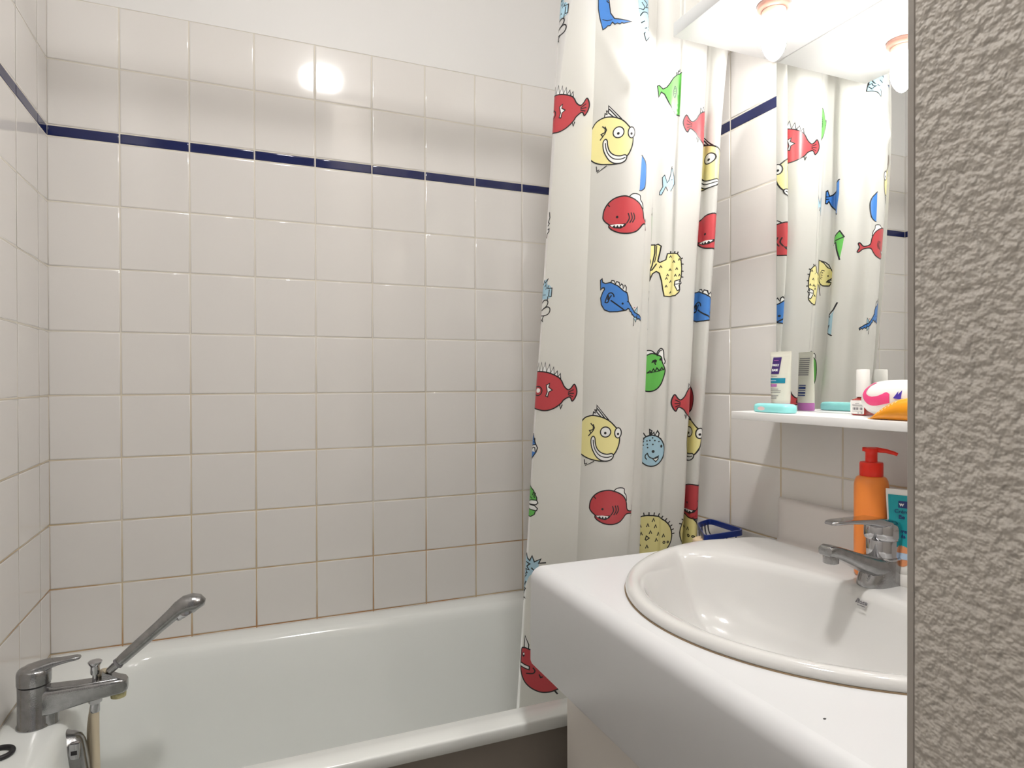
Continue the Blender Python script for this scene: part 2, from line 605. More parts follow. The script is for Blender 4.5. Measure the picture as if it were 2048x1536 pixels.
obj('diverter_knob', k, M_CHROME, mx_, sharp=40)
a_ = MB()
a_.lathe([(.0135, -.571), (.0138, -.574), (.0132, -.582), (.010, -.5832), (.004, -.582)], (.1925, Y0, 0), 28)
obj('aerator', a_, M_LIME, mx_, label='limescaled yellowish outlet ring')
nt_ = MB()
nt_.lathe([(.0118, -.573), (.0122, -.575), (.0122, -.584), (.0112, -.5865), (.009, -.587)], (.1533, Y0, 0), 6)
nt_.lathe([(.0080, -.586), (.0083, -.588), (.0083, -.603), (.0078, -.604)], (.1533, Y0, 0), 24)
obj('outlet_nut', nt_, M_CHROME, mx_, sharp=30)

# hand shower resting in the mixer's cradle
hs = thing('hand_shower', 'chrome hand shower resting slantwise in the cradle of the bath mixer', 'shower head', (.178, Y0, -.529))
h = MB()
ax0, ax1 = Vector((.1765, Y0, -.5305)), Vector((.286, Y0 + .004, -.4375))
d = (ax1 - ax0)
pts = [ax0 + d * t for t in (0, .06, .13, .16, .22, .5, .8, 1.0)] + [Vector((.299, Y0 + .005, -.4275)), Vector((.312, Y0 + .005, -.4205)), Vector((.324, Y0 + .005, -.4185)), Vector((.333, Y0 + .005, -.4200)), Vector((.3385, Y0 + .005, -.4235)), Vector((.3405, Y0 + .005, -.4265))]
h.tube(pts, [.0068, .0074, .0080, .0096, .0106, .0114, .0122, .0136, .0166, .0192, .0198, .0182, .0140, .0066], 28)
obj('handle', h, M_CHROME_WORN, hs, sharp=60)
cl = MB()
cl.tube([ax0 + d * .125, ax0 + d * .155], [.0105, .0105], 24)
obj('grip_ring', cl, M_GREYINK, hs)
sf = MB()
nd = Vector((.50, -.10, -.86)).normalized()
cc = Vector((.3145, Y0 + .002, -.4395))
t1 = Vector((.86, 0, .5)).normalized()
t1 = (t1 - nd * t1.dot(nd)).normalized()
t2 = nd.cross(t1)
rg = []
for dd, rx, ry in ((-.012, .0215, .0140), (-.003, .0225, .0145), (0.0, .0215, .0138), (.001, .0185, .0115)):
    rg.append([cc + nd * dd + t1 * (rx * cos(a)) + t2 * (ry * sin(a)) for a in [2 * pi * q / 32 for q in range(32)]])
sf.loft(rg)
obj('spray_face', sf, M_CHROME, hs, sharp=40)

# hose
hz = MB()
hp = crom([(.1533, Y0, -.6035), (.1535, Y0 - .001, -.65), (.156, Y0 - .004, -.75), (.160, Y0 - .010, -.86), (.178, Y0 - .02, -.930), (.215, Y0 - .01, -.9485), (.245, Y0 + .03, -.945),
           (.225, Y0 + .055, -.90), (.170, Y0 + .035, -.80), (.146, Y0 + .028, -.72), (.1415, Y0 + .026, -.66), (.146, Y0 + .0265, -.61), (.156, Y0 + .026, -.565), (.162, Y0 + .020, -.540), (.169, Y0 + .006, -.5325), (.1752, Y0 + .0005, -.5312)], 8)
hz.tube(hp, .0072, 14)
tag(obj('shower_hose', hz, M_HOSE, sharp=60), 'cream plastic shower hose hanging from the bath mixer into the bath', 'hose')

# ------------------------------------------------------------------ washbasin counter
XF, YL, YR = .8975, -.745, -1.5
ZC = -.304
BC = Vector((1.16, -1.09))
def outline():
    pts = []
    for i in range(181):
        t = -pi / 2 - pi * i / 180            # front half, from the right end round to the left end
        pts.append((1.31 + .370 * cos(t) if True else 0, -1.09 + .336 * sin(t)))
    rr_ = .035
    for i in range(1, 12):
        a = pi / 2 - (pi / 2) * i / 12
        pts.append((1.395 + rr_ * cos(a), -.789 + rr_ * sin(a)))
    for i in range(0, 12):
        a = 0 - (pi / 2) * i / 12
        pts.append((1.395 + rr_ * cos(a), -1.391 + rr_ * sin(a)))
    return pts
OUT = outline()
NA = 200
def ray_r(poly, c, a):
    dx, dy = cos(a), sin(a)
    best = 9
    for i in range(len(poly)):
        x1, y1 = poly[i][0] - c.x, poly[i][1] - c.y
        x2, y2 = poly[(i + 1) % len(poly)][0] - c.x, poly[(i + 1) % len(poly)][1] - c.y
        ex, ey = x2 - x1, y2 - y1
        den = dx * ey - dy * ex
        if abs(den) < 1e-12:
            continue
        t = (x1 * ey - y1 * ex) / den
        s = (x1 * dy - y1 * dx) / den
        if -1e-9 <= s <= 1 + 1e-9 and t > 0:
            best = min(best, t)
    return best
ANG = [2 * pi * i / NA for i in range(NA)]
OR = [ray_r(OUT, BC, a) for a in ANG]
OR = [(OR[i - 1] + 2 * OR[i] + OR[(i + 1) % NA]) / 4 for i in range(NA)]
ct = thing('washbasin_counter', 'white washbasin worktop with rounded front edge, deep front apron and low splashback', 'worktop', (1.18, -1.12, -.482))
m = MB()
RB = .024           # front edge radius
LB = .010
rect = [(XF + RB, YR), (W - .001, YR), (W - .001, YL - LB), (XF + RB, YL - LB)]
# include the rectangle corners among the angles by snapping the nearest ray
RRr = [ray_r(rect, BC, a) for a in ANG]
outer = [Vector((BC.x + cos(a) * r, BC.y + sin(a) * r, ZC)) for a, r in zip(ANG, RRr)]
for cx_, cy_ in rect:
    i = min(range(NA), key=lambda j: (outer[j].x - cx_) ** 2 + (outer[j].y - cy_) ** 2)
    outer[i] = Vector((cx_, cy_, ZC))
hole = [Vector((BC.x + cos(a) * (r - .004), BC.y + sin(a) * (r - .004), ZC)) for a, r in zip(ANG, OR)]
hole2 = [v + Vector((0, 0, -.02)) for v in hole]
m.loft([outer, hole, hole2], 0, False, False)
# front edge profile extruded along the wall, its left end rounded too
prof = []
for i in range(9):
    a = pi / 2 + (pi / 2) * i / 8
    prof.append((XF + RB + RB * cos(a), ZC - RB + RB * sin(a)))
prof += [(XF, -.34), (XF, -.474), (XF + .002, -.479), (XF + .006, -.481), (XF + .016, -.481), (XF + .018, -.479), (XF + .018, -.34)]
cxm, czm = XF + RB, ZC - RB
def prof_at(y, ins):
    out_ = []
    for i, (x, z) in enumerate(prof):
        if i <= 9:
            nx, nz = (x - cxm) / RB, (z - czm) / RB
            if i > 8:
                nx, nz = -1, 0
        elif i <= 12:
            nx, nz = -.7, -.7
        else:
            nx, nz = 0, 0
        out_.append(Vector((x - nx * ins, y, z - nz * ins)))
    return out_
rg = [prof_at(YR, 0), prof_at(YL - LB, 0)]
for i in range(1, 6):
    a = (pi / 2) * i / 5
    rg.append(prof_at(YL - LB + LB * sin(a), LB * (1 - cos(a))))
m.loft(rg, 0, True, True)
# left side skirt with the same small rounding
sk = []
for i in range(6):
    a = (pi / 2) * i / 5
    sk.append((YL - LB + LB * sin(a), ZC - LB + LB * cos(a)))
sk += [(YL, -.481), (YL - .018, -.481), (YL - .018, ZC - .02)]
m.loft([[Vector((XF + RB, y, z)) for y, z in sk], [Vector((W - .001, y, z)) for y, z in sk]])
obj('worktop', m, M_LAM, ct, sharp=30)
# splashback with a coved foot and swept left end
sp = MB()
pr = [(W - .001, -.212), (W - .016, -.212), (W - .020, -.2135), (W - .022, -.217), (W - .0225, -.225), (W - .0230, -.270)]
CV = .014
for i in range(0, 8):
    a = (pi / 2) * i / 7
    pr.append((W - .0235 - CV * (1 - cos(a)), ZC + CV * (1 - sin(a)) + .0002))
pr += [(W - .0385, ZC - .002), (W - .001, ZC - .002)]
rg = [[Vector((x, y, z)) for x, z in pr] for y in (YR, -.815)]
for y, sx_ in ((-.800, .92), (-.790, .72), (-.784, .40), (-.7825, .15)):
    rg.append([Vector((W - .001 - (W - .001 - x) * sx_, y - (0 if z > -.27 else 0), z)) for x, z in pr])
sp.loft(rg)
obj('splashback', sp, mat('warm_white_splashback', (0.70, 0.66, 0.635), rough=0.3), ct, sharp=40)
chip = MB()
chip.lathe([(.0018, ZC - .0005), (.0018, ZC + .00025)], (.9495, -1.348, 0), 10, sx=1.0, sy=.7)
obj('chip_mark', chip, M_BLACK, ct, label='tiny black chip mark')

# washbasin
wb = thing('washbasin', 'white oval ceramic washbasin set into the worktop', 'washbasin', (1.17, -1.09, -.445))
s = MB()
IA, IB, IC = .170, .288, Vector((1.152, -1.09))
inner_poly = [(IC.x + IA * cos(2 * pi * i / 240), IC.y + IB * sin(2 * pi * i / 240)) for i in range(240)]
IR = [ray_r(inner_poly, BC, a) for a in ANG]
def ring_from(rs, z):
    return [Vector((BC.x + cos(a) * r, BC.y + sin(a) * r, z if not callable(z) else z(a))) for a, r in zip(ANG, rs)]
rg = [ring_from([r - .006 for r in OR], ZC - .015), ring_from([r - .002 for r in OR], ZC + .0005), ring_from(OR, ZC + .003), ring_from([r - .0005 for r in OR], ZC + .007)]
def bk(z):
    def f_(a):
        t_ = max(0.0, min(1.0, (cos(a) - .25) / .5))
        t_ = t_ * t_ * (3 - 2 * t_)
        return ZC + lerp(z, min(z, .0066), t_)
    return f_
for dr, z in ((.003, .0112), (.007, .0138), (.012, .0150)):
    rg.append(ring_from([r - dr for r in OR], bk(z)))
rg.append(ring_from([o - .020 for o in OR], bk(.0142)))
rg.append(ring_from([min(o - .024, i + .016) for o, i in zip(OR, IR)], bk(.0115)))
rg.append(ring_from([min(o - .028, i + .008) for o, i in zip(OR, IR)], lambda a: ZC + .0085 - .003 * max(0, min(1, (cos(a) - .25) / .5))))
rg.append(ring_from([min(o - .032, i) for o, i in zip(OR, IR)], ZC + .002))
for sc_, z in ((.972, -.010), (.94, -.028), (.89, -.055), (.82, -.085), (.70, -.112), (.52, -.130), (.30, -.138), (.10, -.140)):
    rg.append([Vector((lerp(1.165, BC.x + cos(a) * min(o - .032, i), sc_), lerp(-1.09, BC.y + sin(a) * min(o - .032, i), sc_), ZC + z)) for a, o, i in zip(ANG, OR, IR)])
s.loft(rg, 0, False, True)
obj('bowl', s, M_CERAMIC, wb, sharp=70)
seal = MB()
seal.loft([ring_from([r + .0012 for r in OR], ZC - .001), ring_from([r + .0008 for r in OR], ZC + .0012), ring_from([r - .002 for r in OR], ZC + .0014)], 0, False, False)
M_SEAL = mat('browned_silicone_joint', (0.30, 0.21, 0.12), rough=0.6, noise_amt=0.6, noise_scale=6)
obj('silicone_joint', seal, M_SEAL, wb, label='browned joint round the rim')
lg = MB()
lx = Vector((0.35, -1, 0)).normalized()
# maker's mark on the slope below the tap
ln = Vector((-.66, 0, .75)).normalized()
lgm = frame((1.3135, -1.0955, -.3164), (0.0, -1, 0), (.75, 0, .66))
lg.merge(text_bm('Roca', .0100, lgm @ Matrix.Translation((0, 0, .0008)), .0008, True))
bmk = bmesh.new()
bmesh.ops.create_cube(bmk, size=1)
lg.merge(bmk, 0, lgm @ Matrix.Translation((.003, -.0064, .0008)) @ Matrix.Diagonal((.0130, .0009, .0016, 1)))
obj('maker_mark', lg, M_GREYINK, wb, label='small grey maker lettering', sharp=None)
dr_ = MB()
dr_.lathe([(.004, -.4405), (.020, -.4405), (.022, -.4425), (.022, -.446)], (1.165, -1.09, 0), 28)
obj('drain', dr_, M_CHROME, wb)

# cabinet below
cb = thing('vanity_cabinet', 'plain beige-white cabinet base set back under the washbasin worktop', 'cabinet', (1.21, -1.12, -1.16))
obj('carcass', MB().box((.975, YR + .002, -1.16), (W - .003, -.7455, -.484), .001, seg=1), M_CAB, cb)

# ------------------------------------------------------------------ basin tap
TX, TY, TZ = 1.362, -1.085, ZC + .0060
tp = thing('basin_mixer_tap', 'chrome single-lever mixer tap standing on the back of the washbasin', 'tap', (TX, TY, TZ))
t = MB()
def stad(x0, x1, hw, z, zs=0.0):
    r = hw * .98
    return [Vector((x, TY + y, z + zs * (x - x1))) for x, y in rrect(x0, x1, -hw, hw, min(r, (x1 - x0) / 2 * .98), 3, 8)]
t.loft([stad(1.3185, 1.395, .0228, TZ - .0015), stad(1.3175, 1.396, .0232, TZ + .003), stad(1.320, 1.395, .0232, TZ + .010), stad(1.3245, 1.3935, .0232, TZ + .020), stad(1.328, 1.392, .0235, TZ + .030), stad(1.331, 1.391, .024, TZ + .038), stad(1.334, 1.390, .0235, TZ + .0425), stad(1.338, 1.388, .022, TZ + .0445)])
def sp_sec(x, z, hw, th, tilt):
    return [Vector((x + q * tilt, TY + p, z + q)) for p, q in rrect(-hw, hw, -th, th, th * .75, 3, 6)]
t.loft([sp_sec(1.385, TZ + .0285, .0225, .0140, 0), sp_sec(1.352, TZ + .0300, .0235, .0150, .1), sp_sec(1.328, TZ + .0350, .0225, .0140, .25), sp_sec(1.300, TZ + .0460, .0185, .0110, .35), sp_sec(1.275, TZ + .0560, .0162, .0094, .38), sp_sec(1.256, TZ + .0630, .0150, .0088, .3), sp_sec(1.243, TZ + .0660, .0145, .0085, .15), sp_sec(1.2370, TZ + .0658, .0125, .0070, .1), sp_sec(1.2350, TZ + .0650, .0085, .0045, 0)])
obj('body', t, M_CHROME_WORN, tp, sharp=38)
ae = MB()
ae.lathe([(.0112, TZ + .060), (.0118, TZ + .058), (.0115, TZ + .0465), (.0098, TZ + .0455), (.0085, TZ + .047)], (1.2495, TY, 0), 28)
obj('aerator', ae, M_CHROME_WORN, tp, sharp=40)
nk = MB()
nk.lathe([(.0262, TZ + .0425), (.0272, TZ + .0440), (.0262, TZ + .0458), (.0240, TZ + .0465), (.0244, TZ + .0725), (.0240, TZ + .0735)], (TX + .002, TY, 0), 40)
obj('cartridge_collar', nk, M_CHROME, tp, sharp=35)
lv = MB()
lv.lathe([(.0246, TZ + .0728), (.0270, TZ + .0750), (.0276, TZ + .0790), (.0272, TZ + .0930), (.0258, TZ + .0985), (.0222, TZ + .1020), (.014, TZ + .1042), (.005, TZ + .1050)], (TX + .002, TY, 0), 40)
def lvp(x, z, hw, th):
    return [Vector((x, TY + p, z + q)) for p, q in rrect(-hw, hw, -th, th, th * .9, 4, 5)]
LD = -.0085
lv.loft([lvp(1.379, TZ + .1065 + LD, .0200, .0040), lvp(1.362, TZ + .1095 + LD, .0230, .0055), lvp(1.342, TZ + .1115 + LD, .0220, .0068), lvp(1.326, TZ + .1135 + LD, .0188, .0050), lvp(1.306, TZ + .1155 + LD, .0160, .0038), lvp(1.284, TZ + .1168 + LD, .0142, .0032), lvp(1.262, TZ + .1172 + LD, .0130, .0030), lvp(1.250, TZ + .1170 + LD, .0112, .0027), lvp(1.2445, TZ + .1165 + LD, .0074, .0019)])
obj('lever', lv, M_CHROME, tp, sharp=50)
tp.location.x += .013
tp.location.y += .003

# ------------------------------------------------------------------ pump bottle and cream tube behind the tap
PX, PY = 1.3975, -1.0455
pb = thing('pump_bottle', 'orange pump bottle with red pump head standing behind the basin tap', 'bottle', (PX, PY, ZC + .0066))
q = MB()
q.lathe([(.018, ZC + .0068), (.0245, ZC + .0076), (.0262, ZC + .011), (.0265, ZC + .026), (.0265, -.150), (.0262, -.143), (.0250, -.1365), (.0225, -.1315), (.0180, -.1288)], (PX, PY, 0), 40)
obj('bottle_body', q, M_ORANGE, pb, sharp=50)
q = MB()
q.lathe([(.0170, -.1300), (.0180, -.1285), (.0180, -.1080), (.0172, -.1058), (.010, -.1050), (.0092, -.1040), (.0092, -.0880), (.0100, -.0870)], (PX, PY, 0), 36)
obj('collar', q, M_RED, pb, sharp=40)
q = MB()
qd = Vector((.62, -.78, 0)).normalized()
q.tube([Vector((PX, PY, -.0845)) - qd * .0135, Vector((PX, PY, -.0848)) - qd * .004, Vector((PX, PY, -.0848)) + qd * .009, Vector((PX, PY, -.0862)) + qd * .022, Vector((PX, PY, -.0895)) + qd * .034, Vector((PX, PY, -.0915)) + qd * .038], [.0034, .0042, .0044, .0036, .0031, .0028], 16)
q.lathe([(.0105, -.0885), (.0112, -.0865), (.0105, -.0822), (.006, -.0812)], (PX, PY, 0), 28)
obj('pump_head', q, M_RED, pb, sharp=45)

def squeeze_tube(name_parent, loc, ax_w, ax_t, w_bot, t_bot, w_top, h, z0, m_body, parent, cap_h, cap_mat, cap_w, m_crimp=None, crimp_h=.008):
    """standing tube on its cap; ax_w = unit vector of its width, ax_t = thickness"""
    ax_w, ax_t = Vector(ax_w).normalized(), Vector(ax_t).normalized()
    c = Vector((loc[0], loc[1], 0))
    def sec(w, t_, z):
        return [c + ax_w * (w * cos(a)) + ax_t * (t_ * sin(a)) + Vector((0, 0, z)) for a in [2 * pi * i / 40 for i in range(40)]]
    def flatsec(w, t_, z, f=1.0):
        ew, et = lerp(1, .55, f), lerp(1, .75, f)
        return [c + ax_w * (w * (1 if cos(a) > 0 else -1) * abs(cos(a)) ** ew) + ax_t * (t_ * (1 if sin(a) > 0 else -1) * abs(sin(a)) ** et) + Vector((0, 0, z)) for a in [2 * pi * i / 40 for i in range(40)]]
    b = MB()
    zb = z0 + cap_h
    rg = []
    for k in range(13):
        f = k / 12
        w = lerp(w_bot, w_top, f ** .8)
        tt = lerp(t_bot, .0016, f ** 1.15)
        rg.append(flatsec(w, tt, lerp(zb, z0 + h - crimp_h, f), f))
    rg.insert(0, sec(w_bot * .9, t_bot * .9, zb - .002))
    b.loft(rg)
    bo = obj('tube_body', b, m_body, parent, sharp=60)
    cr = MB()
    cr.loft([flatsec(w_top, .0016, z0 + h - crimp_h), flatsec(w_top, .0011, z0 + h - crimp_h + .001), flatsec(w_top, .0011, z0 + h)])
    obj('crimp', cr, m_crimp or m_body, parent, sharp=30)
    cp = MB()
    cp.loft([sec(cap_w * .97, min(cap_w, t_bot) * .97, z0), sec(cap_w, min(cap_w, t_bot * 1.02), z0 + .002), sec(cap_w, min(cap_w, t_bot * 1.02), zb - .002), sec(cap_w * .96, min(cap_w, t_bot) * .96, zb - .0005)])
    obj('cap', cp, cap_mat, parent, sharp=40)
    return bo

# teal and white skincare tube, half hidden by the near wall
TUX, TUY = 1.4045, -1.1035
tz0 = ZC + .0068
tt = thing('cream_tube', 'teal and white cream tube standing beside the orange pump bottle', 'tube', (TUX, TUY, tz0))
wdir = Vector((.42, -.91, 0)).normalized()          # its face looks at the room
tdir = Vector((wdir.y, -wdir.x, 0))                 # away from the camera side is -tdir
if tdir.x > 0:
    tdir = -tdir
squeeze_tube('cream_tube', (TUX, TUY), wdir, tdir, .0215, .0165, .030, .1525, tz0, M_TUBEWHITE, tt, .020, M_TUBEWHITE, .0175)
def on_tube(u, zz, wb, wt, tb, z0, cap_h, h, crimp_h, loc, wd, td, lift=.0006):
    """point on the front of such a tube"""
    zb = z0 + cap_h
    f = max(0, min(1, (zz - zb) / (h - crimp_h - cap_h)))
    w = lerp(wb, wt, f ** .8)
    t_ = lerp(tb, .0016, f ** 1.15)
    x = max(-1, min(1, u / w))
    c_ = min(1.0, abs(x) ** (1 / lerp(1, .55, f)))
    y = t_ * max(0.0, 1 - c_ * c_) ** (lerp(1, .75, f) / 2)
    return Vector((loc[0], loc[1], 0)) + Vector(wd) * u + Vector(td) * (y + lift) + Vector((0, 0, zz))
def patch(u0, u1, z0, z1, fn, nu=10, nz=8, uf=None, th=.0004):
    b = MB()
    g = []
    for j in range(nz + 1):
        z = lerp(z0, z1, j / nz)
        row = []
        for i in range(nu + 1):
            uu = lerp(u0, u1, i / nu)
            if uf:
                uu = uf(uu, (z - z0) / (z1 - z0))
            row.append(b.bm.verts.new(fn(uu, z)))
        g.append(row)
    for j in range(nz):
        for i in range(nu):
            b.face([g[j][i], g[j][i + 1], g[j + 1][i + 1], g[j + 1][i]])
    return b
fT = lambda u, z: on_tube(u, z, .0215, .030, .0165, tz0, 0.020, .1525, .008, (TUX, TUY), wdir, tdir)
fT2 = lambda u, z: on_tube(u, z, .0215, .030, .0165, tz0, 0.020, .1525, .008, (TUX, TUY), wdir, tdir, .0012)
pz = patch(-.0262, .0262, tz0 + .062, tz0 + .1435, fT, 14, 12, uf=lambda u, f: u * lerp(.86, 1.0, f))
lab = obj('teal_label', pz, M_TEAL, tt)
pz = patch(-.0108, .0108, tz0 + .1235, tz0 + .1345, fT2, 8, 3)
obj('logo_pill', pz, M_NAVYINK, lab)
def label_text(body, u, z, size, fn, m, parent, bold=False, name='lettering'):
    p0 = fn(u, z)
    px = fn(u + .001, z) - p0
    py = fn(u, z + .001) - p0
    b = MB()
    b.merge(text_bm(body, size, frame(p0, px, py) @ Matrix.Translation((0, 0, 0)), .0003, bold))
    return obj(name, b, m, parent, sharp=None)
fT3 = lambda u, z: on_tube(u, z, .0215, .030, .0165, tz0, 0.020, .1525, .008, (TUX, TUY), wdir, tdir, .0018)
label_text('w', -.006, tz0 + .1292, .009, fT3, M_WHITEINK, lab, True)
label_text('Crème', -.004, tz0 + .1175, .0085, fT2, M_NAVYINK, lab)
label_text('Be', -.0055, tz0 + .1090, .0085, fT2, M_NAVYINK, lab, True)
label_text('Cre', -.004, tz0 + .0870, .0085, fT2, M_NAVYINK, lab, True)
label_text('Ma', -.004, tz0 + .0790, .0080, fT2, M_NAVYINK, lab, True)
pz = MB()
c0 = []
rgp = [[], []]
b2 = MB()
def disc_patch(uc, zc, ru, rz, fn, z_lo=-1, z_hi=1, nr=6, na=28):
    b = MB()
    cen = b.bm.verts.new(fn(uc, zc))
    prev = None
    for k in range(1, nr + 1):
        ring = []
        for i in range(na):
            a = 2 * pi * i / na
            ring.append(b.bm.verts.new(fn(uc + ru * k / nr * cos(a), zc + max(z_lo, min(z_hi, k / nr * sin(a))) * rz)))
        for i in range(na):
            j = (i + 1) % na
            if prev:
                b.face([prev[i], prev[j], ring[j], ring[i]])
            else:
                b.face([cen, ring[i], ring[j]])
        prev = ring
    return b
obj('round_picture', disc_patch(-.004, tz0 + .048, .0135, .0165, fT), M_SKIN, tt)
obj('picture_band', patch(-.0165, .0085, tz0 + .043, tz0 + .053, fT2, 8, 3), M_SKYPRINT, tt)

# ------------------------------------------------------------------ mirror, shelf and light board on the right wall
MX = 1.4555
YM0, YM1 = -.7775, -1.49
mr = thing('wall_mirror', 'frameless rectangular mirror on the right wall between shelf and light board', 'mirror', (W, -1.13, -.030))
obj('glass', MB().box((MX, YM0 , -.0295), (W - .0017, YM1, .6985), 0.0), M_SILVER, mr)
obj('edge', MB().box((MX + .0004, YM0 + .0012, -.0295), (W - .0017, YM0 + .00005, .6985), 0.0), M_MEDGE, mr)

sh = MB()
sh.box((1.3345, YM0, -.0455), (W - .0017, YM1, -.0300), .0012)
shelf = tag(obj('mirror_shelf', sh, M_BOARD), 'narrow white shelf along the bottom of the mirror carrying small toiletries', 'shelf')

lb = thing('mirror_light', 'white overhead light board above the mirror with bare lit candle bulbs underneath', 'lamp', (1.3275, -1.13, .699))
obj('board', MB().box((1.1935, -.7770, .6990), (W - .0017, YM1, .7265), .0012), M_CANOPY, lb)
for LX, LY in ((1.2905, -.9365), (1.2905, -1.3300)):
    hd = MB()
    hd.lathe([(.0285, .6992), (.0285, .6945), (.0268, .6905), (.0225, .6880), (.0205, .6870)], (LX, LY, 0), 36)
    holder = obj('lamp_holder', hd, M_HOLDER, lb, sharp=40)
    hc = MB()
    hc.lathe([(.0205, .6895), (.0205, .6790), (.0190, .6770), (.0150, .6765)], (LX, LY, 0), 32)
    obj('holder_collar', hc, M_HOLDCREAM, holder, sharp=40)
    bu = MB()
    bu.lathe([(.0125, .6785), (.0135, .672), (.0165, .663), (.0198, .652), (.0212, .642), (.0208, .632), (.0188, .622), (.0150, .6125), (.0098, .6050), (.0050, .6010), (.0012, .5990)], (LX, LY, 0), 36)
    obj('bulb', bu, M_BULB, holder, label='glowing candle bulb')

# ------------------------------------------------------------------ toiletries on the shelf
ZS = -.0300
HX, HY = 1.4215, -.8225
ht = thing('hair_cream_tube', 'ivory hair cream tube with purple label standing at the left end of the mirror shelf', 'tube', (HX, HY, ZS))
hw_ = Vector((.20, -.98, 0)).normalized()
htd = Vector((-.98, -.20, 0)).normalized()
squeeze_tube('hair', (HX, HY), hw_, htd, .0190, .0145, .0235, .1200, ZS + .0003, M_TUBECREAM, ht, .0165, M_MAUVE, .0190)
hz0 = ZS + .0003
def fH(l):
    return lambda u, z: on_tube(u, z, .0190, .0235, .0145, hz0, .0165, .1200, .008, (HX, HY), hw_, htd, l)
pl = obj('purple_label', patch(-.0185, .0005, hz0 + .0745, hz0 + .1085, fH(.0006), 8, 10, uf=lambda u, f: u + .0035 * f), M_PURPLE, ht)
label_text('FRIZZ', -.0078, hz0 + .0925, .0058, fH(.0012), M_WHITEINK, pl, True)
label_text('EASE', -.0085, hz0 + .0825, .0064, fH(.0012), M_WHITEINK, pl, True)
obj('top_print', patch(-.0125, -.0020, hz0 + .1015, hz0 + .1030, fH(.0012), 6, 1), M_MAUVE, pl)
obj('teal_band', patch(-.0198, .0150, hz0 + .0565, hz0 + .0665, fH(.0006), 12, 3), M_TEALDARK, ht)
obj('band_print', patch(-.0180, -.0040, hz0 + .0608, hz0 + .0622, fH(.0012), 8, 1), M_SKYPRINT, ht)
obj('mauve_band', patch(-.0190, -.0020, hz0 + .0490, hz0 + .0545, fH(.0006), 8, 2), M_MAUVE, ht)
for i_, (u1_, zz_) in enumerate(((-.0030, .0700), (.0020, .0440), (.0075, .0405), (.0070, .0370), (.0030, .0310), (-.0005, .0280), (-.0005, .0250))):
    obj('print_line', patch(-.0185 if zz_ < .06 else -.0185, u1_, hz0 + zz_, hz0 + zz_ + .0011, fH(.0006), 8, 1), M_GREYINK, ht)
# back of the tube, seen in the mirror
def fB(l):
    return lambda u, z: on_tube(-u, z, .0190, .0235, .0145, hz0, .0165, .1200, .008, (HX, HY), hw_, -htd, l)
for i_ in range(9):
    obj('print_line', patch(-.0165, .0165, hz0 + .072 + .0042 * i_, hz0 + .0742 + .0042 * i_, fB(.0006), 8, 1), M_GREYINK, ht)
for i_, (w_, zz_) in enumerate(((.0022, .030), (.0035, .0345), (.0016, .0405), (.0044, .0440), (.0020, .0505))):
    obj('barcode_bar', patch(-.0125, .0085, hz0 + zz_, hz0 + zz_ + w_, fB(.0006), 8, 1), M_NAVYINK, ht)

# aqua case lying in front of it
aq = thing('plastic_case', 'small aqua plastic case lying in front of the hair cream tube on the shelf', 'case', (1.366, -.862, ZS))
b = MB()
rg = []
for z, ins in ((0.0, .003), (.0012, .0006), (.0045, 0.0), (.0105, 0.0), (.0150, .0015), (.0168, .0050), (.0174, .0100)):
    rg.append([Vector((x, y, ZS + .0003 + z)) for x, y in rrect(1.3495 + ins, 1.3835 - ins, -.9065 + ins, -.8175 - ins, .012 - ins * .6, 6, 8)])
b.loft(rg)
obj('case_body', b, M_AQUA, aq, sharp=45)
b = MB()
b.lathe([(.0062, 1.3502 - .0008), (.0062, 1.3502 + .002)], (0, -.8440, ZS + .0078), 24, axis='x', sx=1.5, sy=.62)
obj('pink_spot', b, M_PINKSPOT, aq)

# nail varnish bottle
NX, NY = 1.4330, -1.0010
nv = thing('nail_varnish_bottle', 'small red nail varnish bottle with tall white cap and white label on the shelf', 'bottle', (NX, NY, ZS))
b = MB()
rg = []
for z, w_, r_ in ((.0003, .0125, .004), (.0020, .0145, .004), (.0240, .0145, .004), (.0280, .0138, .004), (.0298, .0105, .004), (.0312, .0080, .004), (.0335, .0075, .004)):
    rg.append([Vector((NX + x, NY + y, ZS + z)) for x, y in rrect(-w_, w_, -w_, w_, min(r_, w_ * .6), 4, 5)])
b.loft(rg)
obj('glass_body', b, M_GLASSRED, nv, sharp=50)
b = MB()
b.loft([[Vector((NX - .0149 + dx, NY + y, ZS + z)) for y, z in rrect(-.0135, .0135, .0030, .0268, .0015, 4, 4)] for dx in (0, .0006)])
b.loft([[Vector((NX + x, NY + .0149 - dy, ZS + z)) for x, z in rrect(-.0135, .0135, .0030, .0268, .0015, 4, 4)] for dy in (0, .0006)])
b.loft([[Vector((NX + .0149 - dx, NY + y, ZS + z)) for y, z in rrect(-.0135, .0135, .0030, .0268, .0015, 4, 4)] for dx in (0, .0006)])
nl = obj('label', b, M_TUBEWHITE, nv, sharp=30)
for (y0, y1, z0, z1) in ((-.010, .010, .0185, .0192), (-.011, .009, .0168, .0174), (-.0105, -.0065, .0100, .0145), (-.0045, -.0035, .0100, .0145), (-.0020, .0015, .0100, .0145), (.0030, .0070, .0100, .0145), (.0080, .0086, .0100, .0145), (-.011, .010, .0075, .0080), (-.0105, -.0075, .0040, .0060), (-.004, -.001, .0040, .0055), (-.004, .004, .0215, .0220)):
    obj('print_mark', MB().box((NX - .0152, NY + y0, ZS + z0), (NX - .0146, NY + y1, ZS + z1)), M_GREYINK, nl)
b = MB()
b.lathe([(.0088, ZS + .0325), (.0108, ZS + .0330), (.0112, ZS + .034), (.0108, ZS + .0800), (.0100, ZS + .0815), (.004, ZS + .0818)], (NX, NY, 0), 32)
obj('cap', b, M_TUBEWHITE, nv, sharp=45)

